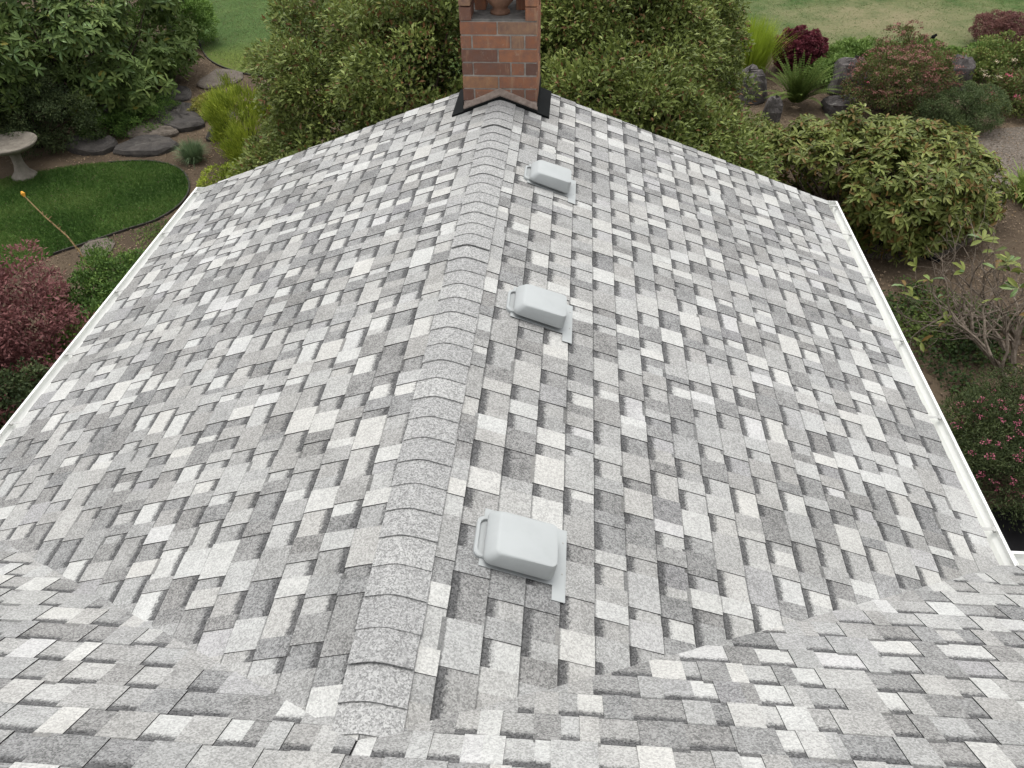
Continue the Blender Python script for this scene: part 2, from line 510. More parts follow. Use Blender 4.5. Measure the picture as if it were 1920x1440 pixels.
pieces = []                                  # (image area, verts, faces, uv, tone)
R = random.Random(11)
def add_piece(sl, poly, s0, s1, gap, tone, cut=False, full=1.0):
    if len(poly) < 3: return
    area = 0.5*sum(poly[i][0]*poly[(i+1) % len(poly)][1]-poly[(i+1) % len(poly)][0]*poly[i][1] for i in range(len(poly)))
    if abs(area) < 2e-5: return
    if area < 0: poly = poly[::-1]
    nu, nd = (0.0008, 0.0046) if gap else (0.0042, 0.0092)
    if cut or s0 == 0.0:                     # pressed flat where the two roofs meet
        nu, nd = 0.0020, 0.0052
        if abs(area) < 0.45*full: gap = False; tone = 0.30 + 0.22*tone
    if sl.kind == 'M': nu += 0.0004; nd += 0.0004
    jit = R.uniform(-0.0005, 0.0009)
    nn = lambda a: nu + (nd - nu)*max(0, min(1, (a-s0)/(s1-s0))) + jit*(a-s0)/(s1-s0)
    n = len(poly)
    top = [sl.P(a, t, nn(a)) for a, t in poly]
    bot = [sl.P(a, t, -0.004) for a, t in poly]
    V = top + bot
    F = [tuple(range(n))] + [(i, i+n, (i+1) % n + n, (i+1) % n) for i in range(n)]
    c = (top[1]-top[0]).cross(top[2]-top[1])
    if c.z < 0: F = [f[::-1] for f in F]
    uv = [(t, (a-s0)/(s1-s0)) for a, t in poly]*2
    px = [to_px(v) for v in top]
    A = 0
    if None not in px:
        cx = sum(q[0] for q in px)/n; cy = sum(q[1] for q in px)/n
        if 0 < cx < 1920 and 0 < cy < 1440:
            A = abs(0.5*sum(px[i][0]*px[(i+1) % n][1]-px[(i+1) % n][0]*px[i][1] for i in range(n)))
    pieces.append((A, V, F, uv, (tone, 1.0 if gap else 0.0, R.random())))

def lay(sl, s0, s1, t0, t1, clips):
    for a, b, gap, tone in tab_layout(t0, t1, R):
        a2, b2 = max(a, t0), min(b, t1)
        if b2 - a2 < 0.01: continue
        sk = R.uniform(-0.0018, 0.0010) if not gap else 0.0
        poly = [(s0-0.012, a2), (s1, a2 + sk), (s1 + R.uniform(-0.0015, 0.0015), b2 - sk), (s0-0.012, b2)]
        cut = any(c[2] == 0.0 and any(c[0]*q[0] + c[1]*q[1] < c[2] for q in poly) for c in clips)
        for c in clips: poly = clip(poly, *c)
        add_piece(sl, poly, s0, s1, gap, tone, cut, (s1-s0+0.012)*(b2-a2))

slR, slL, slM = Slope('R'), Slope('L'), Slope('M')
for sl, off in ((slR, 0.45), (slL, 0.55)):
    lay(sl, 0.0, 0.30*E, -0.05, 0.062, sl.clips() + [(1, 0, 1e-6)])
    ks = [0.28] + [k + off for k in range(0, 22) if k + off < 21.2] + [21.62]
    for i in range(len(ks)-1):
        s0, s1 = ks[i]*E, ks[i+1]*E
        if s1 - s0 < 0.1*E: continue
        lay(sl, s0, s1, -0.05, L + 0.02*R.random()*0, sl.clips())
# main roof, one run of courses from its ridge to its eave; cut away beyond the valley lines
kk = [YR*c2/E] + [k + 0.45 for k in range(int(YR*c2/E) + 1, 13)]
Smax = YE*c2
kk = [k for k in kk if k*E < Smax - 0.4*E] + [Smax/E + 0.1]
for i in range(len(kk)-1):
    s0, s1 = kk[i]*E, kk[i+1]*E
    # left and right halves cut separately (the kept region is not convex)
    if s1 <= 0.02:
        lay(slM, s0, s1, -XM, XM, [])
    else:
        q = (m2/m1)/c2
        lay(slM, s0, s1, -XM, 0.0, [(-q, -1, 0.0)] if True else [])
        lay(slM, s0, s1, 0.0, XM, [(-q, 1, 0.0)])

roof = MB()                                  # felted deck under the shingles, 18 mm thick
def deck(pts):
    roof.prism([Vector(p) - Vector((0, 0, 0.03)) for p in pts], [Vector(p) - Vector((0, 0, 0.006)) for p in pts])
deck([(0, 0, 0), (W, YE, -m1*W), (W, L, -m1*W), (0, L, 0)])
deck([(0, 0, 0), (0, L, 0), (-W, L, -m1*W), (-W, YE, -m1*W)])
deck([(-XM, YR, -m2*YR), (XM, YR, -m2*YR), (XM, 0, 0), (0, 0, 0), (-XM, 0, 0)])
deck([(0, 0, 0), (XM, 0, 0), (XM, YE, -m1*W), (W, YE, -m1*W)])
deck([(0, 0, 0), (-W, YE, -m1*W), (-XM, YE, -m1*W), (-XM, 0, 0)])
yb = YR - 3.2
deck([(-XM, YR, -m2*YR), (-XM, yb, -m2*YR - 3.2*m2), (XM, yb, -m2*YR - 3.2*m2), (XM, YR, -m2*YR)])
roof_o = roof.build('roof', M_FELT, house)

def shingle_mesh(name, items):
    V, F, UV, T = [], [], [], []
    for A, v, f, uv, tone in items:
        n0 = len(V); V += [tuple(x) for x in v]
        for q in f:
            F.append(tuple(i+n0 for i in q))
        UV += uv; T += [tone]*len(v)
    me = bpy.data.meshes.new(name)
    me.from_pydata(V, [], F)
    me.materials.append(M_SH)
    ul = me.uv_layers.new(name='uv')
    li = np.empty(len(me.loops), np.int32); me.loops.foreach_get('vertex_index', li)
    ul.data.foreach_set('uv', np.array(UV, np.float32)[li].ravel())
    ca = me.color_attributes.new('tone', 'FLOAT_COLOR', 'POINT')
    T = np.array(T, np.float32); T = np.concatenate([T, np.ones((len(T), 1), np.float32)], 1)
    ca.data.foreach_set('color', T.ravel())
    return link(bpy.data.objects.new(name, me), roof_o)

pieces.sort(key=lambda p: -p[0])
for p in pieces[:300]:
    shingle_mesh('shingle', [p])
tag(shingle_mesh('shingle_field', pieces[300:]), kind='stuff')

# ridge caps, bent over the ridge, each lapping the next one towards the camera
CAPE = 0.1295
def cap_piece(y0, y1, half, lift, R, cutv=False):
    prof = []
    for k in range(13):
        u = -1 + 2*k/12
        x = (u*half if u > 0 else u*(half-0.032))/c1
        z = -m1*math.sqrt(x*x + 0.030**2)               # rounded over the ridge
        prof.append((x, z))
    V = []; n = len(prof)
    for (y, h) in ((y0, lift), (y1, 0.0115)):
        for x, z in prof:
            yy = y + R.uniform(-0.0012, 0.0012)
            if cutv: yy = max(yy, abs(x)*m1/m2 + 0.004) if y == y0 else yy
            V.append((x, yy, z + h))
    for (y, h) in ((y0, lift - 0.0055), (y1, 0.006)):
        for x, z in prof:
            yy = y
            if cutv: yy = max(yy, abs(x)*m1/m2 + 0.004) if y == y0 else yy
            V.append((x, yy, z + h))
    F = []
    for i in range(n-1):
        F += [(i, i+1, n+i+1, n+i), (2*n+i, 3*n+i, 3*n+i+1, 2*n+i+1), (i, 2*n+i, 2*n+i+1, i+1), (n+i, n+i+1, 3*n+i+1, 3*n+i)]
    F += [(0, n, 3*n, 2*n), (n-1, 3*n-1, 4*n-1, 2*n-1)]
    return V, F
for k in range(40):
    y0 = CAPE*(k - 0.05) if k else 0.022
    if y0 > YC - 0.05: break
    y1 = min(y0 + 0.20, YC - 0.001)
    lift = 0.0200 + R.uniform(0, 0.0025) + (0.007 if k in (2, 35, 22) else 0)
    if k == 0: lift = 0.017
    V, F = cap_piece(y0, y1, 0.136 + R.uniform(-0.003, 0.003), lift, R, cutv=False)
    o = mesh_obj('ridge_cap', V, F, M_CAP, house)
for side in (1,):                            # main ridge caps behind the camera, one plain run
    b = MB()
    for k in range(95):
        x0 = -XM + k*0.13
        b.prism([(x0, YR-0.13, -m2*YR-0.13*m2+0.012), (x0, YR, -m2*YR+0.014), (x0, YR+0.13, -m2*YR-0.13*m2+0.012)],
                [(x0+0.16, YR-0.13, -m2*YR-0.13*m2+0.022), (x0+0.16, YR, -m2*YR+0.024), (x0+0.16, YR+0.13, -m2*YR-0.13*m2+0.022)])
    b.build('ridge_run', M_CAP, house)

# ------------------------------------------------------------------ walls, fascia, rake boards, gutters
b = MB()
b.box(-W+0.45, W-0.45, 0.4, L-0.32, GZ-0.1, -m1*(W-0.45)-0.06)
b.box(-XM+0.35, XM-0.35, YR-2.7, YE-0.42, GZ-0.1, -m2*(YE-0.42)-0.08)
b.prism([(-W+0.45, L-0.33, -m1*(W-0.45)-0.06), (W-0.45, L-0.33, -m1*(W-0.45)-0.06), (0, L-0.33, -0.08)],
        [(-W+0.45, L-0.32, -m1*(W-0.45)-0.06), (W-0.45, L-0.32, -m1*(W-0.45)-0.06), (0, L-0.32, -0.08)])
b.build('wall', M_WALL, house)
for s in (-1, 1):
    b = MB()
    b.box(min(s*W, s*(W-0.02)), max(s*W, s*(W-0.02)), YE+0.02, L-0.02, -m1*W-0.20, -m1*W-0.036)
    b.build('fascia', M_TRIM, house)
    b = MB()
    x1 = s*W; xi = s*(CW+0.004)
    b.prism([(xi, L-0.03, -m1*abs(xi)-0.035), (x1, L-0.03, -m1*W-0.035), (x1, L-0.03, -m1*W-0.18), (xi, L-0.03, -m1*abs(xi)-0.18)],
            [(xi, L-0.005, -m1*abs(xi)-0.035), (x1, L-0.005, -m1*W-0.035), (x1, L-0.005, -m1*W-0.18), (xi, L-0.005, -m1*abs(xi)-0.18)])
    b.build('rake_board', M_TRIM, house)
    b = MB()                                 # white drip edge folded under the rake shingles
    b.prism([(xi, L-0.02, -m1*abs(xi)-0.005), (x1, L-0.02, -m1*W-0.005), (x1, L-0.02, -m1*W-0.034), (xi, L-0.02, -m1*abs(xi)-0.034)],
            [(xi, L+0.008, -m1*abs(xi)-0.005), (x1, L+0.008, -m1*W-0.005), (x1, L+0.008, -m1*W-0.034), (xi, L+0.008, -m1*abs(xi)-0.034)])
    b.build('drip_edge', M_TRIM, house)

GP = [(0.002, -0.018), (0.002, -0.125), (0.085, -0.125), (0.098, -0.085), (0.118, -0.060), (0.122, -0.030), (0.122, -0.022), (0.106, -0.022), (0.106, -0.027),
      (0.117, -0.027), (0.113, -0.058), (0.094, -0.082), (0.081, -0.121), (0.006, -0.121), (0.006, -0.018)]
def gutter(org, along, out, length, name='gutter', caps=(True, True)):
    b = MB(); org = Vector(org); along = Vector(along); out = Vector(out); Z = Vector((0, 0, 1))
    ring = lambda d: [org + along*d + out*a + Z*z for a, z in GP]
    n = len(GP); A, B = ring(0), ring(length)
    b.add(A + B, [(i, (i+1) % n, (i+1) % n + n, i + n) for i in range(n)])
    op = [(0.0025, -0.0175), (0.0025, -0.1245), (0.085, -0.1245), (0.0975, -0.085), (0.1175, -0.060), (0.1215, -0.0205)]
    for c, d in zip(caps, (0.0, length)):
        if c:
            q = d - 0.003 if d == 0 else d
            b.prism([org + along*q + out*a + Z*z for a, z in op], [org + along*(q+0.003) + out*a + Z*z for a, z in op])
    o = b.build(name, M_GUT, house)
    return o
def hanger(par, c, out, along):
    b = MB(); c = Vector(c); out = Vector(out); al = Vector(along); Z = Vector((0, 0, 1))
    def bx(a0, a1, l0, l1, z0, z1):
        P = [c + out*a + al*l + Z*z for z in (z0, z1) for a, l in ((a0, l0), (a1, l0), (a1, l1), (a0, l1))]
        b.add(P, [(0,3,2,1),(4,5,6,7),(0,1,5,4),(1,2,6,5),(2,3,7,6),(3,0,4,7)])
    bx(0.007, 0.112, -0.009, 0.009, -0.0295, -0.0275)
    bx(0.088, 0.1035, -0.016, 0.016, -0.0400, -0.0265)
    bx(0.006, 0.0075, -0.013, 0.013, -0.06, -0.0265)
    b.build('hanger', M_HANG, par)
zE = -m1*W
gR = gutter((W, YE+0.005, zE), (0, 1, 0), (1, 0, 0), L-YE+0.02, caps=(False, True))
for y in (5.50, 5.0, 4.34, 3.54, 2.74, 1.85): hanger(gR, (W, y, zE), (1, 0, 0), (0, 1, 0))
gL = gutter((-W, YE+0.005, zE), (0, 1, 0), (-1, 0, 0), L-YE+0.02, caps=(False, True))
for y in (5.49, 4.74, 3.84, 3.05, 2.34, 1.75): hanger(gL, (-W, y, zE), (-1, 0, 0), (0, 1, 0))
gM = gutter((W+0.127, YE+0.005, zE), (1, 0, 0), (0, 1, 0), XM-W-0.13)
for x in (3.7, 4.5, 5.3): hanger(gM, (x, YE+0.005, zE), (0, 1, 0), (1, 0, 0))
gN = gutter((-XM, YE+0.005, zE), (1, 0, 0), (0, 1, 0), XM-W-0.13)
for x in (-3.7, -4.5, -5.3): hanger(gN, (x, YE+0.005, zE), (0, 1, 0), (1, 0, 0))
b = MB()
for s in (-1, 1):
    b.box(min(s*(W+0.13), s*XM), max(s*(W+0.13), s*XM), YE-0.018, YE+0.003, zE-0.2, zE-0.036)
b.build('fascia', M_TRIM, house)

# ------------------------------------------------------------------ roof vents
def roof_vent(yc, seed):
    """low square hood on a base plate; slope coordinates, s down the right slope"""
    v = bpy.data.objects.new('roof_vent', None); link(v, house)
    P = slR.P
    def bx(mb, s0, s1, t0, t1, n0, n1):
        mb.add([P(s0,t0,n0),P(s1,t0,n0),P(s1,t1,n0),P(s0,t1,n0),P(s0,t0,n1),P(s1,t0,n1),P(s1,t1,n1),P(s0,t1,n1)],
               [(0,3,2,1),(4,5,6,7),(0,1,5,4),(1,2,6,5),(2,3,7,6),(3,0,4,7)])
    dy = yc
    b = MB(); bx(b, 0.30, 0.653, dy-0.12, dy+0.155, 0.0105, 0.0125)
    bx(b, 0.60, 0.653, dy-0.185, dy-0.12, 0.0105, 0.0125)
    bx(b, 0.651, 0.655, dy-0.185, dy+0.155, 0.0045, 0.0132)
    b.build('base_flange', M_VENT, v)
    # rounded upstream lip with the groove behind it
    b = MB()
    pts = []
    for a in np.linspace(0, math.pi, 9):
        pts.append((0.278 - 0.0, dy))
    def rr(s0, s1, t0, t1, r, k=4):
        out = []
        for cx, cy, a0 in ((s1-r, t1-r, 0), (s0+r, t1-r, 90), (s0+r, t0+r, 180), (s1-r, t0+r, 270)):
            for j in range(k+1):
                a = math.radians(a0 + 90*j/k); out.append((cx+r*math.cos(a), cy+r*math.sin(a)))
        return out
    def loft(mb, rings):
        n = len(rings[0][0]); V = []
        for ring, h in rings:
            V += [P(a, t, h if not callable(h) else h(a, t)) for a, t in ring]
        F = []
        for i in range(len(rings)-1):
            for j in range(n):
                F.append((i*n+j, i*n+(j+1) % n, (i+1)*n+(j+1) % n, (i+1)*n+j))
        F.append(tuple((len(rings)-1)*n+j for j in range(n)))
        mb.add(V, F)
    c = lambda i, r=0.03: rr(0.272+i, 0.60-i, dy-0.088+i, dy+0.108-i, r)
    loft(b, [(c(0), 0.004), (c(0), 0.020), (c(0.003), 0.024), (c(0.012), 0.024), (c(0.014), 0.020), (c(0.015), 0.012), (c(0.03), 0.012)])
    b.build('collar', M_VENT, v, smooth=False)
    b = MB()
    bx(b, 0.345, 0.56, dy-0.085, dy+0.085, 0.008, 0.062)
    b.build('throat', M_DARK, v)
    # hood: rounded rim, short skirt, chamfered faces, flat slightly domed top
    b = MB()
    A0, A1, T0, T1 = 0.308, 0.596, -0.122, 0.128
    def ring(s0, s1, t0, t1, r): return rr(s0, s1, dy+t0, dy+t1, r)
    top = lambda a, t: 0.100 + 0.010*(a-A0)/(A1-A0)
    loft(b, [(ring(A0+0.004, A1-0.004, T0+0.004, T1-0.004, 0.030), 0.036), (ring(A0, A1, T0, T1, 0.034), 0.036), (ring(A0, A1, T0, T1, 0.034), 0.046),
             (ring(A0+0.003, A1-0.002, T0+0.001, T1-0.006, 0.034), 0.056),
             (ring(A0+0.030, A1-0.010, T0+0.008, T1-0.032, 0.028), 0.096),
             (ring(A0+0.036, A1-0.014, T0+0.012, T1-0.038, 0.026), top),
             (ring(A0+0.042, A1-0.019, T0+0.018, T1-0.046, 0.024), lambda a, t: top(a, t)+0.002)])
    o = b.build('hood', M_VENT, v, smooth=True)
    md = o.modifiers.new('es', 'EDGE_SPLIT'); md.split_angle = math.radians(48)
    b = MB()
    for t in (-0.06, 0.09): 
        q = P(0.640, dy+t, 0.0125); b.lathe([(0.004, 0), (0.004, 0.002), (0.001, 0.003)], q, 8)
    b.build('nail_head', M_HANG, v)
    return v
for i, y in enumerate((0.845, 2.43, 3.955)):
    roof_vent(y, i)

# ------------------------------------------------------------------ chimney
chim = bpy.data.objects.new('chimney', None); link(chim, house)
zj = [0.071 + 0.101*i for i in range(-40, 30)]      # joint heights of the courses
core = MB()
core.box(-CW+0.008, CW-0.008, YC+0.008, CB-0.008, GZ-0.1, 0.574)
core.build('mortar_core', M_MORT, chim)
def brick(x0, x1, y0, y1, z0, z1, R):
    b = MB(); j = lambda: R.uniform(-0.0015, 0.0015)
    b.box(x0+j(), x1+j(), y0+j(), y1+j(), z0+j(), z1+j())
    return b.build('brick', M_BRICK, chim, bevel=0.004)
RB = random.Random(5)
J = 0.006
def wythe(z0, z1, cuts, side_cuts):
    # front bricks: cuts are joints along x
    for a, c in zip(cuts[:-1], cuts[1:]):
        brick(a + (J if a > -CW+0.001 else 0), c - (J if c < CW-0.001 else 0), YC, YC+0.09, z0+J, z1-J, RB)
    for s in (-1, 1):
        for a, c in zip(side_cuts[:-1], side_cuts[1:]):
            x0, x1 = (CW-0.09, CW) if s > 0 else (-CW, -CW+0.09)
            brick(x0, x1, a+J, c-J, z0+J, z1-J, RB)
    n = len(cuts)
    for a, c in zip(cuts[:-1], cuts[1:]):
        brick(a+J, c-J, CB-0.09, CB, z0+J, z1-J, RB)
front = {0: [-CW, -0.01, CW], 1: [-CW, -0.205, 0.088, 0.196, CW]}
for i in range(-12, 5):
    z0 = 0.074 + 0.1005*(i)
    z1 = z0 + 0.1005
    odd = i % 2
    if i < -3 : 
        continue
    wythe(z0, z1, front[1] if odd else front[0], [YC+0.09, YC+0.09+(0.17 if odd else 0.30), CB-0.09])
# the lowest courses down the gable are one joined run
for i in range(-38, -3):
    pass
# crown: corner piers, cement floor, inner piers and a clay pot between them
zt = 0.071 + 0.101*5
crown = MB()
crown.box(-CW+0.01, CW-0.01, YC+0.01, CB-0.01, zt-0.10+0.1, zt+0.012)
crown.build('cement_crown', M_CROWN, chim)
for lv in range(3):
    z0 = zt + 0.101*lv; z1 = z0 + 0.101
    brick(-CW, -0.205, YC, YC+0.20, z0+0.003, z1-J, RB)
    brick(0.200, CW, YC, YC+0.20, z0+0.003, z1-J, RB)
    brick(-CW, -0.205, CB-0.2, CB, z0+0.003, z1-J, RB)
    brick(0.200, CW, CB-0.2, CB, z0+0.003, z1-J, RB)
for lv in range(3):
    z0 = zt + 0.012 + 0.101*lv
    brick(-0.20, -0.115, YC+0.24, YC+0.42, z0, z0+0.094, RB)
    brick(0.115, 0.198, YC+0.24, YC+0.42, z0, z0+0.094, RB)
b = MB(); b.box(-CW-0.02, CW+0.02, YC-0.02, CB+0.02, zt+0.306, zt+0.37); b.build('cap_slab', M_CROWN, chim, bevel=0.006)
b = MB()
b.lathe([(0.075, 0.0), (0.075, 0.02), (0.055, 0.03), (0.06, 0.05), (0.10, 0.09), (0.115, 0.14), (0.11, 0.19), (0.085, 0.22), (0.08, 0.27), (0.0, 0.27)], (0.0, YC+0.17, zt+0.011), 28)
b.build('flue_pot', M_CLAY, chim, smooth=True)
# cement fillet following the roof, then black flashing
b = MB()
def chev(dx, y0, y1, h0, h1):
    pk = 0.02
    A = [(-dx, y0, -m1*dx+h0), (0, y0, h0), (dx, y0, -m1*dx+h0), (dx, y0, -m1*dx+h1), (0, y0, h1), (-dx, y0, -m1*dx+h1)]
    B = [(-dx, y1, -m1*dx+h0), (0, y1, h0), (dx, y1, -m1*dx+h0), (dx, y1, -m1*dx+h1), (0, y1, h1), (-dx, y1, -m1*dx+h1)]
    return A, B
xs = np.linspace(-CW-0.004, CW+0.004, 15)
V = []; F = []
for x in xs:
    zr = -m1*abs(x); k = RB.uniform(-0.004, 0.004)
    V += [(x, YC-0.014, zr+0.022), (x, YC-0.016, zr+0.034+k), (x, YC-0.006, zr+0.072+k+0.008*math.cos(x*9)), (x, YC+0.004, zr+0.080+k), (x, YC+0.004, zr+0.022)]
n = 5
for i in range(len(xs)-1):
    for j in range(n):
        F.append((i*n+j, i*n+(j+1) % n, (i+1)*n+(j+1) % n, (i+1)*n+j))
F += [tuple(range(n)), tuple(range((len(xs)-1)*n, len(xs)*n))[::-1]]
mesh_obj('cement_fillet', V, F, M_FILLET, chim)
b = MB(); A, Bq = chev(CW+0.004, YC-0.040, YC+0.003, -0.002, 0.024); b.prism(A, Bq)
b.build('flashing', M_FLASH, chim)
for s in (-1, 1):
    b = MB()
    x0, x1 = CW+0.001, CW+0.098
    q = lambda x, y, h: (s*x, y, -m1*x + h)
    b.prism([q(x0, YC-0.046, -0.002), q(x1, YC-0.046, -0.002), q(x1, L+0.012, -0.002), q(x0, L+0.012, -0.002)],
            [q(x0, YC-0.046, 0.020), q(x1, YC-0.046, 0.020), q(x1, L+0.012, 0.020), q(x0, L+0.012, 0.020)])
    b.prism([q(CW+0.0005, YC-0.01, 0.018), q(CW+0.006, YC-0.01, 0.018), q(CW+0.006, CB-0.02, 0.018), q(CW+0.0005, CB-0.02, 0.018)],
            [q(CW+0.0005, YC-0.01, 0.085), q(CW+0.006, YC-0.01, 0.085), q(CW+0.006, CB-0.02, 0.085), q(CW+0.0005, CB-0.02, 0.085)])
    b.build('flashing', M_FLASH, chim)

# ================================================================== planting
LEAF_S = (np.array([(0,0,0),(0.45,0.5,0.09),(1,0,-0.06),(0.45,-0.5,0.09)], float), np.array([(0,2,1),(0,3,2)]))
LEAF_L = (np.array([(0,0,0),(0.35,0.40,0.07),(0.75,0.42,0.03),(1,0,-0.13),(0.75,-0.42,0.03),(0.35,-0.40,0.07),(0.5,0,0)], float),
          np.array([(0,6,1),(6,2,1),(6,3,2),(0,5,6),(6,5,4),(6,4,3)]))
BLADE = (np.array([(0,0.5,0),(0,-0.5,0),(0.55,-0.35,0.0),(0.55,0.35,0.0),(1,0,-0.12)], float), np.array([(0,1,2),(0,2,3),(3,2,4)]))

def unit(a): return a/np.maximum(np.linalg.norm(a, axis=1, keepdims=True), 1e-9)
def frames(d, nrm):
    d = unit(d); s = unit(np.cross(nrm, d)); n = np.cross(d, s); return d, s, n

def leaf_mesh(name, P, D, NR, Ln, Wd, col, tmpl, mat, parent=None, kind='stuff'):
    tv, tf = tmpl; N = len(P); k = len(tv)
    d, s, n = frames(D, NR)
    Ln = np.broadcast_to(Ln, (N,)); Wd = np.broadcast_to(Wd, (N,))
    V = (P[:, None, :] + d[:, None, :]*(tv[None, :, 0:1]*Ln[:, None, None]) + s[:, None, :]*(tv[None, :, 1:2]*Wd[:, None, None])
         + n[:, None, :]*(tv[None, :, 2:3]*Ln[:, None, None])).reshape(-1, 3)
    F = (tf[None] + (np.arange(N)*k)[:, None, None]).reshape(-1, 3)
    me = bpy.data.meshes.new(name)
    me.vertices.add(len(V)); me.vertices.foreach_set('co', V.astype(np.float32).ravel())
    me.loops.add(F.size); me.loops.foreach_set('vertex_index', F.astype(np.int32).ravel())
    me.polygons.add(len(F)); me.polygons.foreach_set('loop_start', np.arange(0, F.size, 3, dtype=np.int32))
    me.materials.append(mat)
    ca = me.color_attributes.new('lf', 'FLOAT_COLOR', 'POINT')
    C = np.concatenate([col, np.ones((N, 4-col.shape[1]))], 1)
    ca.data.foreach_set('color', np.repeat(C, k, 0).astype(np.float32).ravel())
    me.update(); me.validate()
    o = link(bpy.data.objects.new(name, me), parent)
    if kind: o['kind'] = kind
    return o

def clumps(ells, n, r, rng, zmin=GZ+0.05, depth=(0.72, 1.0)):
    """clump centres over the outer shell of a union of ellipsoids (cx,cy,cz,rx,ry,rz)"""
    out = []; E_ = np.array(ells, float); wts = (E_[:, 3]*E_[:, 5]); wts = wts/wts.sum()
    while len(out) < n:
        i = rng.choice(len(E_), p=wts); v = rng.normal(size=3); v /= np.linalg.norm(v)
        p = E_[i, :3] + v*E_[i, 3:]*rng.uniform(*depth)
        if p[2] < zmin: continue
        q = (((p - E_[:, :3])/E_[:, 3:])**2).sum(1); q[i] = 9
        if (q < 0.55).any(): continue
        nr = v/E_[i, 3:]; nr /= np.linalg.norm(nr)
        out.append(np.concatenate([p, nr, [r*rng.uniform(0.7, 1.35)]]))
    return np.array(out)

def in_house(P):
    x, y, z = P[:, 0], P[:, 1], P[:, 2]
    return (np.abs(x) < W+0.2) & (y < L+0.06) & (z > -9)

def foliage(C, N, rng, spread=0.55, upb=0.35):
    """leaf points on the outward halves of the clumps"""
    i = rng.integers(0, len(C), N); c = C[i]
    v = unit(rng.normal(size=(N, 3)) + c[:, 3:6]*0.7 + np.array([0, 0, upb]))
    rad = c[:, 6]*rng.uniform(0.35, 1.05, N)**0.6
    P = c[:, :3] + v*rad[:, None]*np.array([1.15, 1.15, 0.85])
    D = unit(v*0.6 + rng.normal(size=(N, 3))*spread + c[:, 3:6]*0.3)
    NR = unit(v*0.8 + np.array([0, 0, 0.9]) + rng.normal(size=(N, 3))*0.45)
    k = ~in_house(P) & (P[:, 2] > GZ+0.02)
    return P[k], D[k], NR[k], i[k], (rad/c[:, 6])[k]

def limbs(b, base, C, n, r0, rng, k=6, reach=0.85):
    base = np.array(base, float)
    for j in rng.choice(len(C), min(n, len(C)), replace=False):
        e = base + (C[j, :3]-base)*reach; mid = base + (e-base)*0.5 + rng.normal(size=3)*0.12*np.linalg.norm(e-base)*0.5
        mid[2] -= 0.05
        q1 = base + (mid-base)*0.5 + rng.normal(size=3)*0.03
        b.tube([base, q1, mid, (mid+e)/2 + rng.normal(size=3)*0.04, e], [r0, r0*0.75, r0*0.5, r0*0.33, r0*0.15], k)

def rosettes(C, N, rng, per, Lr, droop=0.2):
    """whorls of leaves at the shoot tips"""
    i = rng.integers(0, len(C), N); c = C[i]
    v = unit(rng.normal(size=(N, 3)) + c[:, 3:6]*1.0 + np.array([0, 0, 0.35]))
    P = c[:, :3] + v*(c[:, 6]*rng.uniform(0.4, 1.05, N))[:, None]
    ax = unit(v + np.array([0, 0, 0.7]) + rng.normal(size=(N, 3))*0.25)
    a = unit(np.cross(ax, rng.normal(size=(N, 3)))); bb = np.cross(ax, a)
    t = (np.arange(per)/per*2*np.pi)[None, :] + rng.uniform(0, 6.28, (N, 1)) + rng.normal(size=(N, per))*0.22
    el = rng.uniform(-droop, 0.55, (N, per))
    D = (a[:, None, :]*np.cos(t)[..., None] + bb[:, None, :]*np.sin(t)[..., None])*np.cos(el)[..., None] + ax[:, None, :]*np.sin(el)[..., None]
    NR = ax[:, None, :]*np.cos(el)[..., None] - D*0.3 + rng.normal(size=(N, per, 3))*0.15
    PP = np.repeat(P[:, None, :], per, 1) + rng.normal(size=(N, per, 3))*0.006
    f = lambda z: z.reshape(-1, 3)
    P, D, NR = f(PP), f(D), f(NR); ro = np.repeat(np.arange(N), per); ci = np.repeat(i, per)
    k = ~in_house(P) & (P[:, 2] > GZ+0.02)
    return P[k], D[k], NR[k], ci[k], ro[k]

def tone(rng, ci, nC, a=0.45, b=0.22, c=0.20):
    cl = rng.uniform(-1, 1, nC)
    t = np.clip(a + cl[ci]*b + rng.normal(size=len(ci))*c, 0, 1)
    return np.stack([t, rng.random(len(ci)), rng.random(len(ci))], 1)

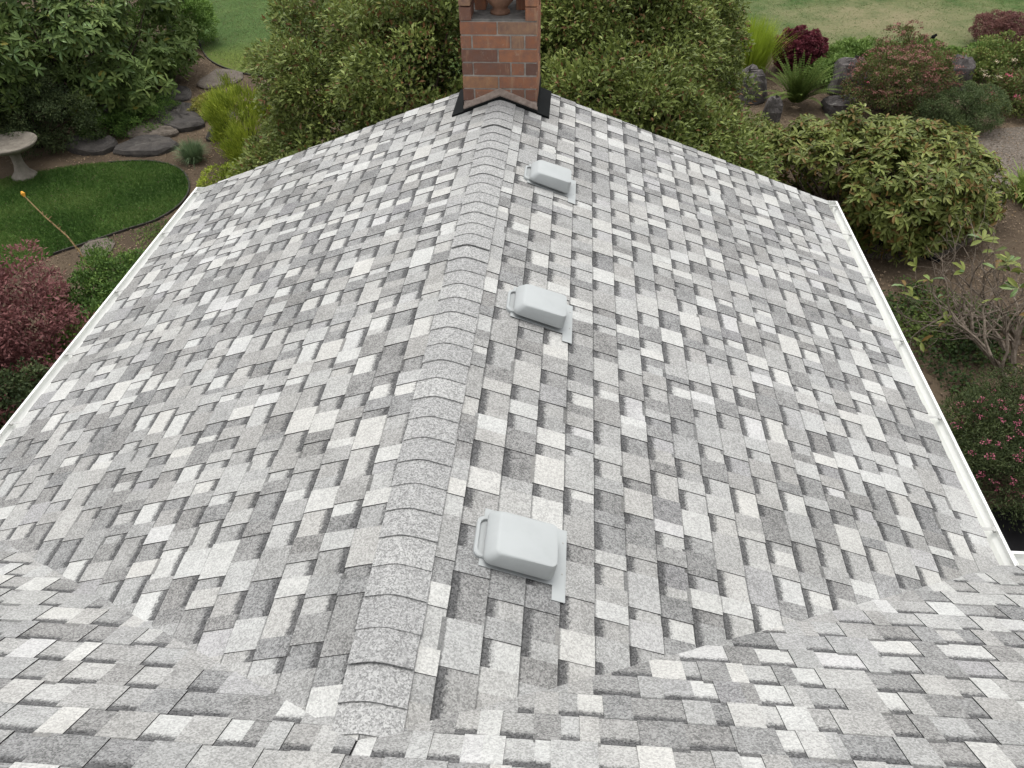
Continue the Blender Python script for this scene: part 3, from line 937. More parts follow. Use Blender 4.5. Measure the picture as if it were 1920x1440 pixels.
def split_leaves(name, o_parent, P, D, NR, Ln, Wd, col, tmpl, mat, matobj, nmax):
    """the leaves that show largest become parts of their own, the rest is one mass"""
    if nmax:
        d = P - np.array(CAM_P); out = np.linalg.norm(d, axis=1)
        u = np.array([to_px(Vector(p)) or (-1, -1) for p in P[::1]]) if len(P) < 60000 else None
        ok = (u[:, 0] > 0) & (u[:, 0] < 1920) & (u[:, 1] > 0)
        f = unit(D); s = unit(np.cross(NR, f)); n = np.cross(f, s)
        face = np.abs((n*unit(d)).sum(1))
        sc = np.where(ok, face*1.0 + P[:, 2]*0.25 - out*0.05, -99)
        idx = np.argsort(-sc)[:nmax*3]; idx = rng.choice(idx, nmax, replace=False)
        keep = np.ones(len(P), bool); keep[idx] = False
        tv, tf = tmpl
        me = bpy.data.meshes.new('leaf'); lw = float(np.mean(Wd)/np.mean(Ln))
        me.from_pydata([(a, b_*lw, c_) for a, b_, c_ in tv], [], [tuple(int(z) for z in q) for q in tf]); me.materials.append(matobj)
        Ln_ = np.broadcast_to(Ln, (len(P),))
        for i in idx:
            l = float(Ln_[i])
            mm = Matrix(((f[i,0]*l, s[i,0]*l, n[i,0]*l, P[i,0]), (f[i,1]*l, s[i,1]*l, n[i,1]*l, P[i,1]), (f[i,2]*l, s[i,2]*l, n[i,2]*l, P[i,2]), (0, 0, 0, 1)))
            o = bpy.data.objects.new('leaf', me); link(o, o_parent); o.matrix_world = mm
        P, D, NR, col = P[keep], D[keep], NR[keep], col[keep]
        if hasattr(Ln, '__len__'): Ln = Ln[keep]
        if hasattr(Wd, '__len__'): Wd = Wd[keep]
    return leaf_mesh(name, P, D, NR, Ln, Wd, col, tmpl, mat, o_parent)

M_BARK = mat_bark('bark_brown', (0.030, 0.022, 0.016), (0.085, 0.065, 0.048))
M_BARKG = mat_bark('bark_grey', (0.10, 0.078, 0.06), (0.26, 0.215, 0.17))

# ---- the two large shrubs behind the gable
M_PIERIS = mat_leaf('shrub_leaf', (0.042, 0.058, 0.014), (0.108, 0.136, 0.034), (0.22, 0.25, 0.075), (0.22, 0.095, 0.05), 0.12, rough=0.42)
def big_shrub(label, ells, base, seed, nleaf, ncl):
    r = np.random.default_rng(seed)
    t = thing('broadleaf_shrub', label, 'shrub')
    C = clumps(ells, ncl, 0.27, r)
    P, D, NR, ci, rad = foliage(C, nleaf, r)
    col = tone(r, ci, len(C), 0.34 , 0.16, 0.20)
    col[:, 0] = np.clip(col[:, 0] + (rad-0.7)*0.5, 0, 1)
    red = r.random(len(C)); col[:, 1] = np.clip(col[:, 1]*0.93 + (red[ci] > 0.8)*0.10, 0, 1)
    Ln = r.uniform(0.042, 0.098, len(P))
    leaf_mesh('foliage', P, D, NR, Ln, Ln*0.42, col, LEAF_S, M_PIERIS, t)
    # inner, sparser leaves
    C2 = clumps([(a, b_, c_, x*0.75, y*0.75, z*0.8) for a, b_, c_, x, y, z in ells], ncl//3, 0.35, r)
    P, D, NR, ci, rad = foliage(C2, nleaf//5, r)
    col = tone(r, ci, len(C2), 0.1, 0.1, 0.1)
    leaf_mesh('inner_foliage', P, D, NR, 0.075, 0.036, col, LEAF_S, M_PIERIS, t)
    b = MB(); limbs(b, base, C, 70, 0.055, r)
    b.build('branch', M_BARK, t)
    return t
big_shrub('large rounded green shrub with reddish tips rising left of the brick chimney',
          [(-2.55, 9.9, -2.0, 1.35, 1.3, 1.7), (-1.35, 9.2, -1.7, 1.25, 1.4, 1.7), (-1.3, 8.2, -2.4, 1.2, 1.0, 1.35), (-3.2, 9.6, -2.9, 0.95, 1.0, 0.85), (-0.3, 10.3, -1.5, 1.3, 1.2, 1.75),
           (-2.5, 8.3, -3.0, 1.2, 1.1, 0.8), (-2.3, 9.0, -2.5, 1.1, 1.0, 1.0), (-3.3, 8.9, -3.2, 0.8, 0.8, 0.6), (-1.9, 11.3, -2.0, 1.3, 1.2, 2.0)],
          (-1.6, 9.4, GZ), 21, 150000, 560)
big_shrub('large rounded green shrub with brownish tips spreading right of the brick chimney',
          [(0.95, 9.8, -1.7, 1.25, 1.4, 1.75), (1.5, 9.9, -1.95, 0.95, 1.2, 1.5), (1.0, 8.4, -2.2, 1.4, 1.0, 1.4), (2.1, 8.7, -2.7, 1.0, 1.0, 1.1), (2.55, 9.6, -2.8, 0.7, 0.9, 0.85),
           (2.6, 7.9, -3.1, 1.0, 0.8, 0.75), (1.9, 11.2, -2.2, 1.2, 1.2, 1.9)],
          (1.4, 9.4, GZ), 22, 140000, 520)

# ---- rhododendrons
M_RHO = mat_leaf('rhododendron_leaf', (0.032, 0.054, 0.014), (0.080, 0.118, 0.032), (0.165, 0.21, 0.065), (0.24, 0.20, 0.035), 0.015, rough=0.55)
M_RHO1 = mat_leaf_single('rhododendron_leaf_single', (0.08, 0.14, 0.04), (0.12, 0.195, 0.06), (0.19, 0.27, 0.09), 0.4)
M_RHY = mat_leaf('yellowing_leaf', (0.045, 0.060, 0.014), (0.105, 0.125, 0.030), (0.19, 0.21, 0.06), (0.21, 0.12, 0.04), 0.16, rough=0.45)
M_RHY1 = mat_leaf_single('yellowing_leaf_single', (0.14, 0.17, 0.04), (0.19, 0.22, 0.055), (0.27, 0.29, 0.09), 0.45)
def rhodo(name, label, ells, base, seed, ncl, nro, size, mat, mat1, rc=0.32, per=8, wd=0.33, nmax=280, droop=0.2, nl=45):
    r = np.random.default_rng(seed)
    t = thing(name, label, 'shrub')
    C = clumps(ells, ncl, rc, r)
    P, D, NR, ci, ro = rosettes(C, nro, r, per, size, droop)
    col = tone(r, ci, len(C), 0.40, 0.16, 0.16)
    rt_ = r.normal(size=nro)*0.16; col[:, 0] = np.clip(col[:, 0] + rt_[ro], 0, 1)
    Ln = size*r.uniform(0.7, 1.2, len(P))
    split_leaves('foliage', t, P, D, NR, Ln, Ln*wd, col, LEAF_L, mat, mat1, nmax)
    b = MB(); limbs(b, base, C, nl, 0.04, r); b.build('branch', M_BARK, t)
    return t
rhodo('rhododendron', 'large rhododendron with big glossy leaf whorls at upper left above the stone path',
      [(-9.6, 13.2, -1.6, 1.5, 1.3, 1.6), (-8.9, 12.7, -2.3, 1.2, 1.1, 1.2), (-8.6, 14.6, -2.0, 1.5, 1.5, 1.5), (-9.9, 11.5, -1.9, 1.1, 1.0, 1.2), (-10.8, 14.5, -1.8, 1.8, 1.6, 1.6), (-8.0, 13.4, -2.9, 0.8, 0.8, 0.75)],
      (-9.0, 13.4, GZ), 31, 260, 5400, 0.17, M_RHO, M_RHO1, 0.38)
rhodo('rhododendron', 'broad rhododendron with yellowing and browned leaves outside the right gutter corner',
      [(4.6, 9.9, -3.05, 1.15, 1.0, 0.80), (5.6, 9.6, -2.95, 0.85, 0.8, 0.75), (4.0, 9.3, -3.0, 0.75, 0.8, 0.65), (5.0, 9.0, -2.9, 0.8, 0.6, 0.6), (5.1, 10.2, -3.1, 1.0, 0.8, 0.7), (3.6, 10.4, -3.25, 0.9, 0.8, 0.5), (6.0, 10.0, -3.15, 0.8, 0.7, 0.6), (5.4, 9.5, -3.2, 1.0, 0.8, 0.45)],
      (4.7, 9.3, GZ), 32, 230, 3700, 0.125, M_RHY, M_RHY1, 0.24, nl=60)

# ---- other small-leaved shrubs, as (name, label, ellipsoids, leaf size...)
def shrub(name, label, ells, seed, nleaf, ncl, rc, size, wd, mat, cat='shrub', nl=14, tm=LEAF_S, base=None, a=0.4, spread=0.55, br=M_BARK, r0=0.02):
    r = np.random.default_rng(seed)
    t = thing(name, label, cat)
    C = clumps(ells, ncl, rc, r)
    P, D, NR, ci, rad = foliage(C, nleaf, r, spread)
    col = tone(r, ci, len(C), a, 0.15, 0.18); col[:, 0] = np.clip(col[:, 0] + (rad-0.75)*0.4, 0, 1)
    Ln = size*r.uniform(0.65, 1.25, len(P))
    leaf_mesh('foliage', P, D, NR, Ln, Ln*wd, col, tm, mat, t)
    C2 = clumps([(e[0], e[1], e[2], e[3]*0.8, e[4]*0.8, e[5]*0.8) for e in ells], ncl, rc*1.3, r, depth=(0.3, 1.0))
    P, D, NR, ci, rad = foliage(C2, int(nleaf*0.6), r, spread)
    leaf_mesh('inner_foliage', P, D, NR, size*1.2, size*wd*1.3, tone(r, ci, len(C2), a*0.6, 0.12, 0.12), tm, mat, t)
    base = base or (ells[0][0], ells[0][1], GZ)
    b = MB(); limbs(b, base, C, nl, r0, r, 5); b.build('stem', br, t)
    return t
G_ = lambda z: GZ + z
M_DARKG = mat_leaf('dark_shrub_leaf', (0.018, 0.030, 0.012), (0.042, 0.058, 0.022), (0.095, 0.115, 0.045))
shrub('evergreen_shrub', 'dark small-leaved evergreen shrub directly behind the stone birdbath', [(-9.1, 11.7, G_(0.7), 0.85, 0.75, 0.75), (-8.4, 11.9, G_(0.5), 0.6, 0.5, 0.55), (-9.9, 11.9, G_(0.8), 0.8, 0.7, 0.8)], 41, 16000, 90, 0.16, 0.045, 0.4, M_DARKG)
M_GOLD = mat_leaf('gold_conifer_leaf', (0.07, 0.10, 0.012), (0.17, 0.21, 0.025), (0.31, 0.34, 0.05), rough=0.6)
shrub('azalea', 'light green feathery shrub at top left beside the upper lawn edging', [(-8.55, 17.4, G_(0.65), 0.75, 0.6, 0.65), (-9.4, 17.3, G_(0.9), 0.9, 0.7, 0.8)], 42, 12000, 70, 0.17, 0.075, 0.3, mat_leaf('azalea_leaf', (0.04, 0.08, 0.015), (0.09, 0.15, 0.03), (0.17, 0.25, 0.06)))
M_MAPLE = mat_leaf('maple_leaf', (0.060, 0.024, 0.023), (0.145, 0.060, 0.057), (0.26, 0.135, 0.125), rough=0.55)
shrub('japanese_maple', 'dusky red lace-leaved maple at left edge beside the left gutter', [(-5.7, 5.5, G_(0.95), 0.8, 0.75, 0.72), (-5.25, 5.3, G_(0.75), 0.55, 0.6, 0.6), (-6.3, 5.4, G_(0.8), 0.8, 0.8, 0.75), (-5.6, 4.8, G_(0.6), 0.7, 0.6, 0.6)], 43, 20000, 120, 0.17, 0.055, 0.35, M_MAPLE, 'tree', 22, a=0.35)
M_GREEN = mat_leaf('green_shrub_leaf', (0.022, 0.048, 0.010), (0.055, 0.10, 0.020), (0.13, 0.19, 0.04))
shrub('boxwood', 'small bright green shrub between the red maple and left gutter', [(-5.05, 6.35, G_(0.55), 0.55, 0.6, 0.5), (-4.8, 5.6, G_(0.5), 0.4, 0.5, 0.45), (-4.9, 7.1, G_(0.35), 0.45, 0.4, 0.35)], 44, 13000, 90, 0.12, 0.045, 0.45, M_GREEN)
shrub('boxwood', 'dark green low shrub under the red maple at lower left edge', [(-5.0, 4.4, G_(0.5), 0.5, 0.5, 0.5), (-5.4, 4.0, G_(0.4), 0.5, 0.5, 0.45)], 45, 8000, 60, 0.12, 0.045, 0.45, M_DARKG)
shrub('barberry', 'clipped dark crimson shrub beside the lime grass clump', [(5.25, 16.1, G_(0.42), 0.52, 0.48, 0.42)], 46, 16000, 110, 0.07, 0.045, 0.55, mat_leaf('barberry_leaf', (0.045, 0.010, 0.014), (0.10, 0.022, 0.030), (0.17, 0.045, 0.055)))
shrub('clipped_shrub', 'brownish red clipped mound at the top right corner on the lawn', [(10.04, 17.8, G_(0.3), 0.72, 0.6, 0.36)], 47, 9000, 60, 0.10, 0.04, 0.45, mat_leaf('brownred_leaf', (0.07, 0.030, 0.028), (0.135, 0.065, 0.055), (0.20, 0.11, 0.09)))
shrub('hebe_mound', 'low dense grey-green mound right of the pink spirea', [(7.65, 13.3, G_(0.32), 0.66, 0.6, 0.42), (7.2, 13.2, G_(0.22), 0.45, 0.45, 0.3)], 48, 11000, 80, 0.10, 0.035, 0.4, mat_leaf('mound_leaf', (0.030, 0.048, 0.016), (0.065, 0.088, 0.034), (0.12, 0.15, 0.06)))
M_SPI = mat_leaf('spirea_leaf', (0.035, 0.050, 0.014), (0.080, 0.095, 0.028), (0.15, 0.16, 0.05), (0.20, 0.075, 0.06), 0.22)
sp = shrub('spirea', 'wide spirea with faded pink-brown flower heads above the yellowing rhododendron', [(6.4, 13.8, G_(0.5), 0.72, 0.6, 0.6), (7.0, 14.0, G_(0.55), 0.6, 0.5, 0.55), (6.85, 14.9, G_(0.75), 0.4, 0.35, 0.45)], 49, 13000, 90, 0.14, 0.05, 0.35, M_SPI)
def flowers(par, ells, n, seed, size, col, name='flower', per=14, zc=0.25):
    """flat heads of small florets sitting on the outer surface"""
    r = np.random.default_rng(seed)
    C = clumps(ells, n, 0.05, r, depth=(0.98, 1.08)); C = C[C[:, 5] > -zc]
    i = np.repeat(np.arange(len(C)), per)
    off = r.normal(size=(len(i), 3))*size*np.array([1, 1, 0.35])
    P = C[i, :3] + C[i, 3:6]*0.04 + off
    D = unit(r.normal(size=(len(i), 3)) + C[i, 3:6]*0.5); NR = unit(C[i, 3:6] + r.normal(size=(len(i), 3))*0.3)
    cc = np.stack([r.random(len(i)), r.random(len(i)), r.random(len(i))], 1)
    return leaf_mesh(name, P, D, NR, size*0.9, size*0.7, cc, LEAF_S, col, par)
M_PINKB = mat_leaf('faded_pink', (0.17, 0.075, 0.055), (0.27, 0.12, 0.095), (0.36, 0.18, 0.15), trans=0)
M_PINK = mat_leaf('bright_pink', (0.33, 0.045, 0.085), (0.45, 0.08, 0.13), (0.55, 0.16, 0.20), trans=0)
M_CREAM = mat_leaf('cream_petal', (0.55, 0.42, 0.26), (0.62, 0.52, 0.36), (0.68, 0.60, 0.45), trans=0)
M_HEATH = mat_leaf('heath_pink', (0.10, 0.022, 0.036), (0.18, 0.045, 0.07), (0.27, 0.09, 0.115), trans=0)
SE = [(6.4, 13.8, G_(0.55), 0.76, 0.62, 0.62), (7.0, 14.0, G_(0.6), 0.62, 0.5, 0.58), (6.85, 14.9, G_(0.8), 0.42, 0.35, 0.47)]
flowers(sp, SE, 460, 50, 0.028, M_PINKB, 'faded_flower_head', 16, -0.1)
flowers(sp, SE, 22, 51, 0.020, M_PINK, 'pink_flower_head', 12, 0.2)
shrub('low_shrub', 'light green low shrub behind the roses at right edge', [(9.3, 15.7, G_(0.35), 0.95, 0.7, 0.45), (8.4, 15.5, G_(0.25), 0.6, 0.5, 0.35), (10.6, 15.8, G_(0.4), 1.0, 0.8, 0.5)], 52, 13000, 110, 0.14, 0.055, 0.5, mat_leaf('light_leaf', (0.04, 0.065, 0.015), (0.10, 0.13, 0.032), (0.18, 0.21, 0.06), (0.2, 0.12, 0.05), 0.08))
ro = shrub('rose_bush', 'rose bush with pink and cream blooms at the right edge', [(9.0, 14.0, G_(0.35), 0.75, 0.5, 0.4), (10.0, 14.1, G_(0.4), 0.8, 0.5, 0.45)], 53, 9000, 70, 0.14, 0.05, 0.5, mat_leaf('rose_leaf', (0.04, 0.055, 0.016), (0.09, 0.11, 0.03), (0.15, 0.17, 0.05), (0.16, 0.06, 0.04), 0.15))
flowers(ro, [(9.1, 14.0, G_(0.38), 0.78, 0.52, 0.42), (10.0, 14.1, G_(0.42), 0.8, 0.5, 0.45)], 44, 54, 0.032, M_PINK, 'pink_rose', 22, 0.1)
flowers(ro, [(8.7, 14.2, G_(0.40), 0.5, 0.45, 0.44)], 9, 55, 0.030, M_CREAM, 'cream_rose', 22, 0.1)
shrub('perennial_patch', 'bright green leafy perennials in front of the worn lawn', [(7.9, 16.4, G_(0.1), 1.1, 0.7, 0.28), (6.5, 16.3, G_(0.12), 0.9, 0.6, 0.3), (9.3, 16.7, G_(0.1), 0.5, 0.4, 0.2), (5.9, 15.4, G_(0.1), 0.6, 0.5, 0.3)], 56, 15000, 120, 0.13, 0.07, 0.45, mat_leaf('perennial_leaf', (0.05, 0.085, 0.02), (0.10, 0.155, 0.035), (0.17, 0.22, 0.07)), 'plants', 0 + 4)
he = shrub('heath', 'pink-flowering heath beside the lower end of the right gutter', [(4.9, 4.75, G_(0.3), 0.75, 0.55, 0.42), (5.6, 5.1, G_(0.3), 0.8, 0.6, 0.45), (4.8, 4.3, G_(0.2), 0.6, 0.35, 0.35)], 57, 18000, 120, 0.13, 0.035, 0.3, mat_leaf('heath_leaf', (0.018, 0.028, 0.010), (0.042, 0.055, 0.020), (0.08, 0.10, 0.035)))
flowers(he, [(4.9, 4.6, G_(0.34), 0.75, 0.5, 0.44), (5.6, 4.9, G_(0.34), 0.8, 0.5, 0.46)], 260, 58, 0.018, M_HEATH, 'pink_flower_spray', 14, 0.3)
shrub('yellow_sedum', 'patch of yellow-green low plant among the flat stepping stones', [(-6.45, 13.4, G_(0.1), 0.38, 0.5, 0.16)], 59, 4000, 30, 0.07, 0.04, 0.4, mat_leaf('sedum_leaf', (0.11, 0.11, 0.025), (0.20, 0.19, 0.045), (0.29, 0.27, 0.08)), 'plant', 2)
shrub('low_shrub', 'mossy green low plant on the bank below the big rhododendron', [(-7.6, 12.9, G_(0.1), 0.55, 0.9, 0.28), (-8.1, 12.3, G_(0.1), 0.5, 0.5, 0.3)], 60, 7000, 60, 0.10, 0.04, 0.4, M_GREEN, 'plant', 3)
shrub('low_shrub', 'small yellow-green shrub in the bed at the left roof corner', [(-4.9, 10.1, G_(0.18), 0.5, 0.55, 0.25), (-4.2, 9.6, G_(0.2), 0.6, 0.5, 0.3)], 61, 6500, 50, 0.10, 0.045, 0.4, M_GOLD, 'shrub', 5)

shrub('low_shrub', 'patchy olive ground plants between the large shrub and the fern', [(3.6, 12.2, G_(0.1), 0.7, 0.8, 0.28), (4.4, 12.0, G_(0.05), 0.8, 0.6, 0.25), (5.6, 12.3, G_(0.05), 0.8, 0.5, 0.22)], 62, 9000, 70, 0.13, 0.05, 0.45, M_PIERIS, 'plant', 4)
# ---- grassy and spiky plants
def tussock(name, label, c, n, Lb, wb, mat, seed, r0=0.1, lean=0.9, cat='grass', curve=0.5, part='blade'):
    r = np.random.default_rng(seed); t = thing(name, label, cat)
    az = r.uniform(0, 6.283, n); ln = Lb*r.uniform(0.6, 1.1, n); le = np.abs(r.normal(size=n))*lean
    rad = r0*np.sqrt(r.random(n))
    p0 = np.stack([c[0]+rad*np.cos(az), c[1]+rad*np.sin(az), np.full(n, c[2])], 1)
    h = np.stack([np.cos(az), np.sin(az), np.zeros(n)], 1); z = np.array([0, 0, 1.0])
    col = np.stack([np.clip(r.normal(0.5, 0.2, n), 0, 1), r.random(n), r.random(n)], 1)
    # three segments per blade bending outward
    P = p0; segs = []
    for k in range(3):
        a = np.clip(le*(0.35 + curve*k), 0, 2.2)
        d = h*np.sin(a)[:, None] + z*np.cos(a)[:, None]
        segs.append((P, d, k)); P = P + d*(ln/3)[:, None]
    V, F = [], []
    side = np.stack([-np.sin(az), np.cos(az), np.zeros(n)], 1)
    pts = [s[0] for s in segs] + [P]; wk = [1.0, 1.0, 0.7, 0.05]
    A = np.stack([np.stack([q + side*wb*w_/2, q - side*wb*w_/2], 1) for q, w_ in zip(pts, wk)], 1)   # n,4,2,3
    V = A.reshape(-1, 3); base = (np.arange(n)*8)[:, None, None]
    f = np.array([(0,1,3),(0,3,2),(2,3,5),(2,5,4),(4,5,7),(4,7,6)])[None] + base
    me = bpy.data.meshes.new(part); F = f.reshape(-1, 3)
    me.vertices.add(len(V)); me.vertices.foreach_set('co', V.astype(np.float32).ravel())
    me.loops.add(F.size); me.loops.foreach_set('vertex_index', F.astype(np.int32).ravel())
    me.polygons.add(len(F)); me.polygons.foreach_set('loop_start', np.arange(0, F.size, 3, dtype=np.int32))
    me.materials.append(mat)
    ca = me.color_attributes.new('lf', 'FLOAT_COLOR', 'POINT')
    ca.data.foreach_set('color', np.repeat(np.concatenate([col, np.ones((n, 1))], 1), 8, 0).astype(np.float32).ravel())
    me.update(); me.validate()
    o = link(bpy.data.objects.new(part, me), t); o['kind'] = 'stuff'
    return t
M_LIME = mat_leaf('lime_blade', (0.20, 0.28, 0.025), (0.32, 0.42, 0.04), (0.46, 0.54, 0.09))
M_BLUEG = mat_leaf('bluegreen_blade', (0.045, 0.075, 0.035), (0.09, 0.13, 0.065), (0.16, 0.20, 0.11))
tussock('ornamental_grass', 'bright lime ornamental grass clump left of the crimson shrub', (4.15, 15.75, GZ), 2600, 1.05, 0.014, M_LIME, 71, 0.38, 0.42, curve=0.3)
tussock('lavender_tuft', 'small blue-green spiky tuft beside the flat stones near the oval lawn', (-6.02, 11.3, GZ), 900, 0.36, 0.010, M_BLUEG, 72, 0.14, 0.7, 'plant')
tussock('daylily', 'strappy green leaves by the gravel path at the right edge', (7.75, 10.5, GZ), 260, 0.55, 0.035, mat_leaf('strap_leaf', (0.07, 0.11, 0.02), (0.13, 0.18, 0.04), (0.22, 0.27, 0.07)), 73, 0.25, 0.8, 'plant', 0.7)
tussock('daylily', 'second strappy green clump further along the gravel path edge', (9.0, 11.6, GZ), 240, 0.5, 0.03, M_GREEN, 74, 0.25, 0.9, 'plant', 0.7)
# golden feathery conifer built from upswept sprays
r = np.random.default_rng(75)
gc = thing('golden_conifer', 'golden green feathery dwarf conifer beside the left roof corner', 'shrub')
C = clumps([(-5.05, 11.5, G_(0.6), 0.55, 0.5, 0.62), (-5.55, 12.3, G_(0.55), 0.5, 0.45, 0.5), (-4.7, 11.0, G_(0.35), 0.5, 0.5, 0.4)], 110, 0.12, r)
i = r.integers(0, len(C), 15000)
P = C[i, :3] + r.normal(size=(len(i), 3))*0.06
D = unit(C[i, 3:6]*0.7 + np.array([0, 0, 1.0]) + r.normal(size=(len(i), 3))*0.35)
leaf_mesh('foliage', P, D, unit(r.normal(size=(len(i), 3)) + np.array([0, 0, 0.4])), r.uniform(0.05, 0.13, len(i)), 0.013, tone(r, i, len(C), 0.45), BLADE, M_GOLD, gc)
b = MB(); limbs(b, (-5.05, 11.5, GZ), C, 14, 0.02, r, 5); b.build('stem', M_BARK, gc)

# sword fern: separate fronds with paired leaflets
def fern(label, c, seed, nf=78, Lf=1.0):
    r = np.random.default_rng(seed); t = thing('sword_fern', label, 'fern')
    mt = mat_leaf('fern_leaflet', (0.022, 0.036, 0.008), (0.050, 0.075, 0.018), (0.10, 0.13, 0.035), rough=0.85, spec=0.05, trans=0.15)
    for k in range(nf):
        az = r.uniform(0, 6.283); le = r.uniform(0.35, 1.45); ln = Lf*r.uniform(0.75, 1.1)
        h = np.array([math.cos(az), math.sin(az), 0]); z = np.array([0, 0, 1.0]); sd_ = np.array([-math.sin(az), math.cos(az), 0])
        p = np.array(c, float) + h*0.05; pts = [p]; dirs = []
        for s in range(22):
            a = le*(0.45 + 1.0*s/22); d = h*math.sin(a) + z*math.cos(a); p = p + d*ln/22; pts.append(p); dirs.append(d)
        PP, DD, NN, LL = [], [], [], []
        for s in range(2, 22):
            w_ = 0.085*math.sin(math.pi*min(1, (s+1)/23))**0.6*(1.15 - s/26)
            for sg in (-1, 1):
                PP.append(pts[s]); DD.append(sd_*sg + dirs[s]*0.45); NN.append(np.cross(dirs[s], sd_)*(-1)); LL.append(w_*1.25)
        nn = len(PP); tn = float(np.clip(r.normal(0.5, 0.2), 0, 1))
        col = np.stack([np.clip(tn + r.normal(size=nn)*0.06, 0, 1), r.random(nn), r.random(nn)], 1)
        leaf_mesh('frond', np.array(PP), np.array(DD), np.array(NN), np.array(LL), 0.034, col, LEAF_S, mt, t, kind=None)
fern('dark green sword fern between two grey rocks below the crimson shrub', (4.85, 14.1, GZ+0.05), 81)

# ---- bare twiggy shrub at right with a few leaf whorls
r = np.random.default_rng(91)
bt = thing('bare_shrub', 'half-bare twiggy shrub with sparse green leaves beyond the right gutter', 'shrub')
b = MB(); tips = []
def grow(p, d, ln, rad, dep):
    p = np.array(p, float); pts = [p]; q = p; dd = d/np.linalg.norm(d)
    for s in range(4):
        dd = dd + r.normal(size=3)*0.16 + np.array([0, 0, 0.03]); dd /= np.linalg.norm(dd); q = q + dd*ln/4; pts.append(q)
    b.tube(pts, [rad, rad*0.9, rad*0.8, rad*0.7, rad*0.6], 5 if dep < 3 else 4)
    if dep >= 5: tips.append((q, dd)); return
    for k in range(3 if (dep < 2 or r.random() < 0.25) else 2):
        grow(q if k < 2 else pts[2], dd + r.normal(size=3)*0.55 + np.array([0, 0, 0.08]), ln*r.uniform(0.62, 0.85), rad*0.58, dep+1)
for az, x, y in ((2.6, 5.70, 6.1), (1.9, 5.8, 6.2), (3.0, 5.65, 6.0), (0.9, 5.9, 6.15), (2.2, 5.85, 6.4), (1.4, 5.8, 6.3), (2.9, 6.1, 6.8)):
    grow((x, y, GZ), np.array([math.cos(az)*0.75, math.sin(az)*0.75, 0.85]), 0.60, 0.034, 0)
b.build('branch', M_BARKG, bt)
sel = [tips[i] for i in r.choice(len(tips), 34, replace=False)]
Pq, Dq, Nq = [], [], []
for q, dd in sel:
    ax = unit((dd + np.array([0, 0, 0.8]))[None])[0]; a = np.cross(ax, [1, 0, 0.1]); a /= np.linalg.norm(a); bb = np.cross(ax, a)
    for k in range(int(r.integers(3, 7))):
        t_ = r.uniform(0, 6.283); Pq.append(q); Dq.append(a*math.cos(t_) + bb*math.sin(t_) + ax*r.uniform(0.0, 0.5)); Nq.append(ax)
Pq, Dq, Nq = np.array(Pq), np.array(Dq), np.array(Nq)
col = np.stack([np.clip(r.normal(0.55, 0.2, len(Pq)), 0, 1), r.random(len(Pq)), r.random(len(Pq))], 1)
Ln = 0.15*r.uniform(0.7, 1.2, len(Pq))
split_leaves('foliage', bt, Pq, Dq, Nq, Ln, Ln*0.36, col, LEAF_L, M_RHY, mat_leaf_single('bare_shrub_leaf', (0.07, 0.13, 0.035), (0.11, 0.18, 0.05), (0.19, 0.24, 0.06)), 40)

# ---- ground cover, litter and grass blades (nobody could count these)
def scatter_poly(poly, n, r):
    poly = np.array(poly); lo, hi = poly.min(0), poly.max(0); out = np.empty((0, 2))
    while len(out) < n:
        q = r.uniform(lo, hi, (n, 2)); ins = np.zeros(n, bool); j = len(poly)-1
        for i in range(len(poly)):
            a, c = poly[i], poly[j]
            with np.errstate(divide='ignore', invalid='ignore'):
                ins ^= ((a[1] > q[:, 1]) != (c[1] > q[:, 1])) & (q[:, 0] < (c[0]-a[0])*(q[:, 1]-a[1])/(c[1]-a[1])+a[0])
            j = i
        out = np.concatenate([out, q[ins]])
    return out[:n]
def ground_stuff(name, label, xy, z, Ls, ws, mat, seed, up=0.0, tm=LEAF_S, hz=0.03):
    r = np.random.default_rng(seed); n = len(xy)
    P = np.concatenate([xy, (z + r.random(n)*hz)[:, None]], 1)
    D = r.normal(size=(n, 3)); D[:, 2] = np.abs(D[:, 2])*0.3 + up
    NR = r.normal(size=(n, 3))*0.4 + np.array([0, 0, 1.0])
    cl = np.clip(0.45 + 0.22*np.sin(xy[:, 0]*3.1 + 1.9*np.sin(xy[:, 1]*2.3)) + 0.22*np.sin(xy[:, 0]*1.3 - xy[:, 1]*4.1 + 2*np.sin(xy[:, 0]*2.2)) + r.normal(size=n)*0.2, 0, 1)
    o = leaf_mesh(name, P, unit(D), unit(NR), Ls*r.uniform(0.6, 1.3, n), ws, np.stack([cl, r.random(n), r.random(n)], 1), tm, mat)
    return o
r = np.random.default_rng(101)
M_GC = mat_leaf('groundcover_leaf', (0.014, 0.026, 0.008), (0.035, 0.058, 0.014), (0.085, 0.115, 0.026), (0.13, 0.10, 0.03), 0.05)
M_LIT = mat_leaf('leaf_litter', (0.045, 0.030, 0.020), (0.105, 0.075, 0.050), (0.21, 0.155, 0.10), (0.30, 0.20, 0.07), 0.03, trans=0)
COV = [(4.3, 4.8), (6.5, 4.8), (6.5, 7.2), (5.2, 8.0), (4.4, 8.3), (4.1, 6.0)]
q = scatter_poly(COV, 15000, r); k = (np.sin(q[:, 0]*3.7+1) + np.sin(q[:, 1]*2.9) + np.sin((q[:, 0]+q[:, 1])*5.3)*0.6 + r.normal(size=len(q))*0.5) > 0.0
ground_stuff('ground_cover', '', q[k], GZ+0.02, 0.05, 0.035, M_GC, 102, 0.4, hz=0.10)
GARD = [(-12, 3.5), (-3.2, 3.5), (-3.2, 9), (-4.6, 15.3), (-7.4, 16.4), (-9, 19), (-13, 19)]
q = scatter_poly(GARD, 26000, r)
ground_stuff('leaf_litter', '', q, GZ+0.004, 0.035, 0.018, M_LIT, 103, 0.0, hz=0.012)
